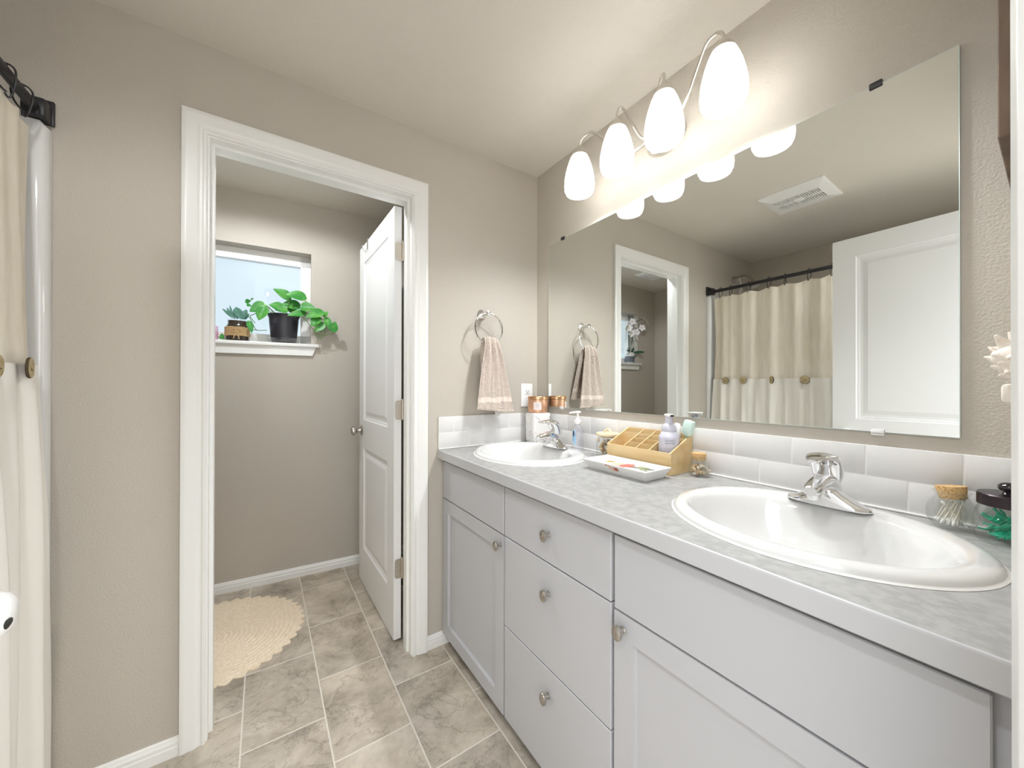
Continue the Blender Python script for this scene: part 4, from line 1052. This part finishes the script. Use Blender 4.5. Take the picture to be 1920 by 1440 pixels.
rodZ = 1.992
rd = thing('curtain_rod', 'black shower curtain rod with square wall bracket', 'curtain rod', (XR, 0, rodZ))
part('rod', MB().cyl((0, -.012, 0), (0, YF+.005, .010), .0125, 20), M_black, rd)
k = MB(); k.box(-.036, .026, -.010, -.001, -.0225, .048, .002); k.box(-.022, .022, -.055, -.008, -.0225, .028, .003); part('wall_bracket', k, M_black, rd)
k = MB(); k.box(-.03, .03, YF+.001, YF+.010, -.03, .04, .002); k.box(-.022, .022, YF+.008, YF+.05, -.022, .03, .003); part('wall_bracket', k, M_black, rd)

CY0, CY1, CZT, SEAM = -.058, -1.46, 1.944, 1.268
HOOKS = [-.108, -.185, -.316, -.452, -.552, -.691, -.815]
def fold(y, z):
    s = y
    a = .013 + .010*(1 - max(0, min(1, (z-.2)/1.7)))
    return .5*a*sin(s*40 + 1.1 + .25*sin(z*3)) + .003*sin(s*91 + .4) + .003*sin(s*23 + z*4)
def flare(y, z):
    low = max(0, (1.9-z)/1.9); return .006*low*math.exp(-((y-CY0)/.25)**2) + .014*low
def ctop(y):
    h = sorted(HOOKS + [-.93, -1.06, -1.19, -1.32, -1.44], reverse=True); d = min(abs(y-q) for q in h); return -.30*min(d, .062)**1.0*.9
def curt(u, v):
    y = CY0 + (CY1-CY0)*u; z1 = CZT + ctop(y) + .012*u; z = z1 + (SEAM - z1)*v
    edge = .006*sin(z*7)*math.exp(-u*30)
    return (XR + fold(y, z) + flare(y, z) - .004, y + edge, z)
cu_ = thing('shower_curtain', 'cream linen shower curtain with a gathered white skirt and wooden buttons', 'shower curtain')
up = part('upper_panel', MB().grid(curt, 200, 16), M_cream, cu_, True, 180)
def skirt(u, v):
    y = CY0 + (CY1-CY0)*u; z = SEAM + .006 + (.045-SEAM)*v
    y2 = y + .055*v*math.exp(-u*22) + .010*sin(v*9 + 1)*math.exp(-u*30)*v
    g = (.004 + .012*min(1, v*2.5))*sin(y*78 + 1.5*sin(v*2.2+y*9)) + .006*sin(y*133 + v*3)*min(1, v*4)
    return (XR + fold(y, z)*(.8) + flare(y, z) + g + .010, y2, z)
part('gathered_skirt', MB().grid(skirt, 260, 40), M_ruffle, cu_, True, 180, label='whiter gathered lower skirt')
for y, tl in ((-.160, 8), (-.286, 4), (-.479, 38), (-.672, -6), (-.845, 5)):
    k = MB(); Mb = Matrix.Rotation(PI/2, 3, 'Y') 
    k.lathe([(1e-5, -.003), (.026, -.003), (.0275, 0), (.026, .003)], 28, M=Mb, mi=1); k.lathe([(.0262, .003), (.024, .0036), (1e-5, .0036)], 28, M=Mb, mi=0)
    k.ell((.0038, -.004, -.003), .0006, .0032, .0042, 10, 6, mi=1); k.ell((.0038, .006, -.007), .0005, .005, .0012, 10, 6, mi=1)
    o = part('button', k, [M_button, M_bark], cu_, True, label='sliced wood button with dark bark rim')
    xs = max(skirt((q-CY0)/(CY1-CY0), .004)[0] for q in (y-.02, y-.01, y, y+.01, y+.02))
    o.location = (xs + .007, y, 1.264); o.rotation_euler = (random.uniform(-.3, .3), 0, rad(tl))
# hooks
ords = ['nearest the towel-ring wall', 'second from the towel-ring wall', 'third from the towel-ring wall', 'fourth from the towel-ring wall', 'fifth from the towel-ring wall', 'sixth from the towel-ring wall', 'seventh from the towel-ring wall']
hm = MB(); P = [(.0, 0, -.052), (.004, .004, -.060), (.009, .006, -.052), (.015, .003, -.030), (.0185, 0, -.006), (.017, 0, .010), (.008, 0, .0195), (-.004, 0, .020), (-.014, 0, .013), (-.0175, 0, -.004), (-.012, -.003, -.028), (-.004, -.004, -.042), (.004, -.002, -.050)]
hm.tube(smooth_path(P, 5), .0021, 8); hm.ell((0, 0, .0195), .006, .004, .004, 10, 6)
hmesh = hm.mesh('curtain_hook', M_black, True, 60)
for y, w in zip(HOOKS, ords):
    o = bpy.data.objects.new('curtain_hook', hmesh); C.objects.link(o); o.location = (XR, y, rodZ + .010*(y/-1.6)); o.rotation_euler = (0, 0, random.uniform(-.35, .35))
    tag(o, 'black curtain hook on the shower rod, ' + w, 'curtain hook', 'shower curtain hooks')

# ------------------------------------------------------------------ rug
rgx, rgy, RA, RB = -1.477, .621, .388, .370
rg_ = thing('jute_rug', 'round braided jute rug on the toilet-room floor', 'rug', (rgx, rgy, 0))
k = MB(); rings = []; N = 220
pr = []
nb = 17
for i in range(nb):
    r0 = i/nb*.93; r1 = (i+1)/nb*.93
    for t, h in ((0, .0045), (.3, .0085), (.6, .0088), (.92, .0048)): pr.append((r0 + (r1-r0)*t, h))
for r, h in pr:
    rings.append([(max(r, .002)*RA*cos(2*PI*q/N), max(r, .002)*RB*sin(2*PI*q/N), h + .0006*sin(q*.9 + r*60)) for q in range(N)])
k.loft(rings, cap=False); part('braid', k, M_rug, rg_, True, 60)
k = MB(); NS = 44; pts = []
outer = []; inner = []
for q in range(NS*6):
    t = q/(NS*6); ph = (q % 6)/6; s = 1 - abs(2*ph-1)**1.3
    r = .955 + .058*s; outer.append((r*RA*cos(2*PI*t), r*RB*sin(2*PI*t), .004)); inner.append((.92*RA*cos(2*PI*t), .92*RB*sin(2*PI*t), .005))
n = NS*6; k.add(inner + outer + [(p[0], p[1], .0005) for p in outer], [(q, (q+1) % n, n+(q+1) % n, n+q) for q in range(n)] + [(n+q, n+(q+1) % n, 2*n+(q+1) % n, 2*n+q) for q in range(n)])
part('scalloped_edge', k, M_rug, rg_, False)

# ------------------------------------------------------------------ plants on the sill (local: x = along the wall, y = outwards)
SZ = WZ0 + .0005
def sill_thing(name, label, cat, u, v): return thing(name, label, cat, W(u, v, SZ), WR)
def leaf(mb, b, e, w, v0, v1=None, curl=.25, mi=0, heart=True, seed=0):
    """leaf from base b to tip e given as (u,z) on the depth v0..v1"""
    v1 = v0 if v1 is None else v1
    B = V((b[0], v0, b[1])); E = V((e[0], v1, e[1])); d = E-B; L = d.length; d.normalize()
    rnd = random.Random(seed); up = V((.25*rnd.uniform(-1, 1), -.9, .25 + .35*rnd.random())); s = d.cross(up).normalized(); nrm = s.cross(d).normalized()
    def f(u, v):
        t = u; wd = w*.5*(sin(PI*t**.62)**.85 if heart else sin(PI*t)**.7); x = (v-.5)*2
        bend = -curl*L*(t-.5)**2 + curl*L*.25; cup = abs(x)*wd*.35
        back = -.10*L*abs(x)**1.5*(1-t)**4 if heart else 0
        return B + d*(L*t + back) + s*(x*wd) + nrm*(bend*.5 + cup)
    mb.grid(f, 14, 9, mi)
pot = sill_thing('pothos_plant', 'trailing green pothos in a black pot at the right end of the window sill', 'plant', .338, .045)
PU, PV, PZ = .338, .045, SZ
k = MB(); k.lathe([(1e-5, .006), (.066, .006), (.069, .010), (.074, .060), (.079, .120), (.082, .160), (.090, .178), (.092, .184), (.089, .187), (.082, .180), (.079, .165)], 48, sy=.62); part('pot', k, M_pot, pot)
k = MB(); k.lathe([(1e-5, .168), (.080, .168)], 48, sy=.62); part('soil', k, M_soil, pot)
k = MB(); k.lathe([(1e-5, .001), (.074, .001), (.080, .006), (.093, .030), (.0945, .032), (.092, .031), (.079, .008)], 48, sy=.66); part('saucer', k, M_glass, pot)
leaves = [((0.369, 1.77), (0.279, 1.823), 0.0498, 0.03), ((0.455, 1.779), (0.347, 1.788), 0.0544, 0.0), ((0.329, 1.697), (0.259, 1.715), 0.0498, 0.0), ((0.424, 1.728), (0.321, 1.73), 0.0498, 0.03), ((0.242, 1.711), (0.162, 1.662), 0.0498, 0), ((0.238, 1.69), (0.211, 1.609), 0.0453, -0.03), ((0.161, 1.602), (0.177, 1.531), 0.0227, -0.02), ((0.154, 1.723), (0.144, 1.742), 0.0204, 0.02), ((0.167, 1.739), (0.182, 1.746), 0.0136, 0.02), ((0.164, 1.709), (0.148, 1.697), 0.0227, 0.02), ((0.434, 1.711), (0.514, 1.708), 0.0498, 0.02), ((0.457, 1.678), (0.357, 1.653), 0.034, -0.03), ((0.554, 1.686), (0.458, 1.642), 0.0453, -0.07), ((0.559, 1.66), (0.585, 1.692), 0.0227, -0.06), ((0.533, 1.649), (0.489, 1.59), 0.043, -0.05), ((0.554, 1.617), (0.509, 1.557), 0.0362, -0.07), ((0.572, 1.651), (0.597, 1.576), 0.0295, -0.07), ((0.609, 1.57), (0.626, 1.632), 0.0385, -0.08), ((0.356, 1.687), (0.29, 1.686), 0.0362, -0.01), ((0.405, 1.693), (0.341, 1.709), 0.0362, 0.06)]
def inpot(p): return (p[0]-PU, p[1]-PZ)
for i, (b, e, w, v) in enumerate(leaves):
    k = MB(); v = v if b[0] < .49 else min(v, -.075)
    if b[0] >= .42 and b[0] < .49 and e[0] > .49: leaf(k, inpot(b), inpot(e), w*1.45, -.045-PV, -.060-PV, seed=i)
    else: leaf(k, inpot(b), inpot(e), w*1.5, v-PV, v-PV-.012, seed=i)
    o = part('leaf', k, M_leaf, pot, True, 180)
vines = [[(0.42, 1.676), (0.443, 1.652), (0.472, 1.612), (0.498, 1.572), (0.522, 1.536), (0.541, 1.522), (0.56, 1.544), (0.567, 1.582), (0.555, 1.597)], [(0.433, 1.677), (0.461, 1.659), (0.526, 1.659), (0.56, 1.636), (0.574, 1.653)], [(0.522, 1.547), (0.545, 1.54), (0.584, 1.545), (0.608, 1.558), (0.613, 1.58)], [(0.536, 1.558), (0.555, 1.576), (0.569, 1.62)], [(0.263, 1.685), (0.255, 1.7), (0.24, 1.703)], [(0.251, 1.559), (0.221, 1.556), (0.196, 1.556), (0.179, 1.591), (0.162, 1.63), (0.142, 1.655)], [(0.195, 1.658), (0.175, 1.646), (0.166, 1.635), (0.191, 1.597)], [(0.386, 1.673), (0.386, 1.74)], [(0.454, 1.764), (0.466, 1.744)], [(0.2, 1.559), (0.179, 1.555)], [(.466, 1.744), (.45, 1.70), (.42, 1.676)], [(.24, 1.703), (.27, 1.69), (.30, 1.66)], [(.242, 1.711), (.262, 1.70), (.285, 1.665)], [(.195, 1.658), (.24, 1.69), (.28, 1.665)], [(.369, 1.77), (.36, 1.72), (.35, 1.66)]]
for i, P in enumerate(vines):
    k = MB(); Q = []
    for (u, z) in P:
        vv = .0 if u < .40 else (-.03 if u < .47 else -.075); Q.append((u-PU, vv-PV, z-PZ))
    k.tube(smooth_path(Q, 5), .0022, 6); part('vine', k, M_stem, pot)

sj2 = sill_thing('succulent_planter', 'succulents in a twine-wrapped glass jar on the window sill', 'plant', .098, .045)
QU, QV = .098, .045
k = MB(); k.lathe([(1e-5, .002), (.052, .002), (.058, .008), (.0585, .085), (.054, .098), (.049, .106), (.049, .128), (.052, .134), (.050, .136)], 40, sy=.72); part('jar', k, M_glass, sj2)
k = MB(); k.lathe([(1e-5, .004), (.050, .004), (.0545, .010), (.0545, .084), (.050, .095), (.046, .104), (.046, .124), (1e-5, .126)], 36, sy=.70); part('soil', k, M_soil, sj2)
k = MB()
for i in range(9): z = .034 + .006*i; k.tube([(.0605*cos(2*PI*q/40), .0605*.72*sin(2*PI*q/40), z + .001*sin(q)) for q in range(40)], .0031, 8, closed=True)
for s in (-1, 1):
    k.tube([(0, -.0475, .060), (s*.012, -.0490, .072), (s*.022, -.0480, .062), (s*.014, -.0490, .050), (0, -.0475, .058)], .0026, 7); k.tube([(0, -.0478, .058), (s*.008, -.0490, .036), (s*.014, -.0485, .012)], .0024, 7)
part('twine_wrap', k, M_twine, sj2)
succ = [((0.075, 1.625), (0.025, 1.675), 0.0159), ((0.071, 1.625), (0.047, 1.685), 0.0127), ((0.075, 1.625), (0.061, 1.7), 0.011), ((0.083, 1.62), (0.081, 1.681), 0.0113), ((0.120, 1.62), (0.089, 1.692), 0.0382), ((0.124, 1.62), (0.145, 1.682), 0.0302), ((0.099, 1.62), (0.087, 1.671), 0.0181), ((0.133, 1.62), (0.158, 1.658), 0.0176), ((.09, 1.62), (.052, 1.655), .016)]
for i, (b, e, w) in enumerate(succ):
    k = MB(); leaf(k, (b[0]-QU, b[1]-SZ), (e[0]-QU, e[1]-SZ), w*1.15, .045-QV, .035-QV, heart=False, seed=40+i, curl=.15); part('leaf', k, M_succ, sj2, True, 180)
k = MB()
for b, e in (((.050, 1.495), (.028, 1.520)), ((.048, 1.492), (.020, 1.505)), ((.046, 1.492), (.036, 1.527))): leaf(k, (b[0]-QU-.012, b[1]-SZ), (e[0]-QU-.012, e[1]-SZ), .016, -.02, heart=False, seed=3)
part('trailing_sprig', k, M_leaf, sj2, True, 180)

pk_ = sill_thing('candle_glass', 'small pink candle glass on the window sill, beside the succulents', 'candle', -.030, .040)
k = MB(); k.lathe([(1e-5, .002), (.033, .002), (.036, .006), (.037, .085)], 32); part('glass', k, M_pinkglass, pk_)
k = MB(); k.lathe([(1e-5, .004), (.0335, .004), (.0345, .052), (1e-5, .052)], 32); part('wax', k, M_pink, pk_)

orc = sill_thing('orchid_plant', 'white orchid in a banded white pot, seen only in the mirror', 'plant', -.845, .045)
k = MB(); k.lathe([(1e-5, .002), (.060, .002), (.064, .006), (.066, .125), (.063, .127), (.058, .118), (1e-5, .112)], 36, sy=.72); po = part('pot', k, M_ceramic, orc)
k = MB(); k.lathe([(.0652, .010), (.0662, .082)], 36, sy=.72); part('grey_band', k, M_greyband, po)
for i, (P, r) in enumerate((([(0, 0, .11), (.02, -.005, .25), (.03, -.01, .36), (-.02, -.03, .46), (-.10, -.09, .52), (-.16, -.11, .49)], .0035), ([(.01, 0, .11), (-.02, -.005, .22), (-.05, -.01, .30), (.01, -.03, .40), (.10, -.04, .43), (.15, -.05, .38)], .0035), ([(0, 0, .11), (.01, 0, .34), (.0, -.01, .50), (-.03, -.02, .56)], .0035))):
    k = MB(); k.tube(smooth_path(P, 6), r, 7); part('stem', k, M_orchidleaf, orc)
for i, (b, e, w, dv_) in enumerate((((0, .115), (-.15, .135), .035, -.11), ((0, .115), (.14, .14), .035, -.05), ((-.01, .115), (-.09, .20), .03, .0), ((.01, .115), (.08, .175), .03, -.02))):
    k = MB(); leaf(k, b, e, w, 0, dv_, heart=False, seed=70+i, curl=.5); part('leaf', k, M_orchidleaf, orc, True, 180)
fl = MB()
for q in range(5):
    a = 2*PI*q/5 + .3; w = .044 if q in (1, 3) else .034; L = .046
    def f(u, v, a=a, w=w, L=L):
        t = u; x = (v-.5)*2*w*.5*sin(PI*t**.7)**.7; return (L*t*cos(a) - x*sin(a), -.008*t + .004*abs(v-.5), L*t*sin(a) + x*cos(a))
    fl.grid(f, 7, 5)
fl.ell((0, -.006, -.002), .006, .006, .006, 8, 6, mi=1)
flm = fl.mesh('flower', [M_orchid, MATS['print_yellow']], True, 180)
random.seed(31)
for i, (x, y, z) in enumerate([(-.16, -.125, .49), (-.12, -.11, .515), (-.08, -.06, .50), (-.03, -.035, .555), (-.045, -.05, .46), (.15, -.06, .375), (.12, -.055, .42), (.085, -.05, .405), (.04, -.04, .43), (-.10, -.10, .42), (-.06, -.06, .37), (.03, -.05, .35), (.08, -.06, .33), (-.14, -.12, .43), (-.01, -.05, .30), (-.05, -.06, .31), (.0, -.04, .49)]):
    o = bpy.data.objects.new('flower', flm); C.objects.link(o); o.parent = orc; o.location = (x, y, z); o.rotation_euler = (random.uniform(-.5, .3), random.uniform(-.6, .6), random.uniform(-.7, .7))
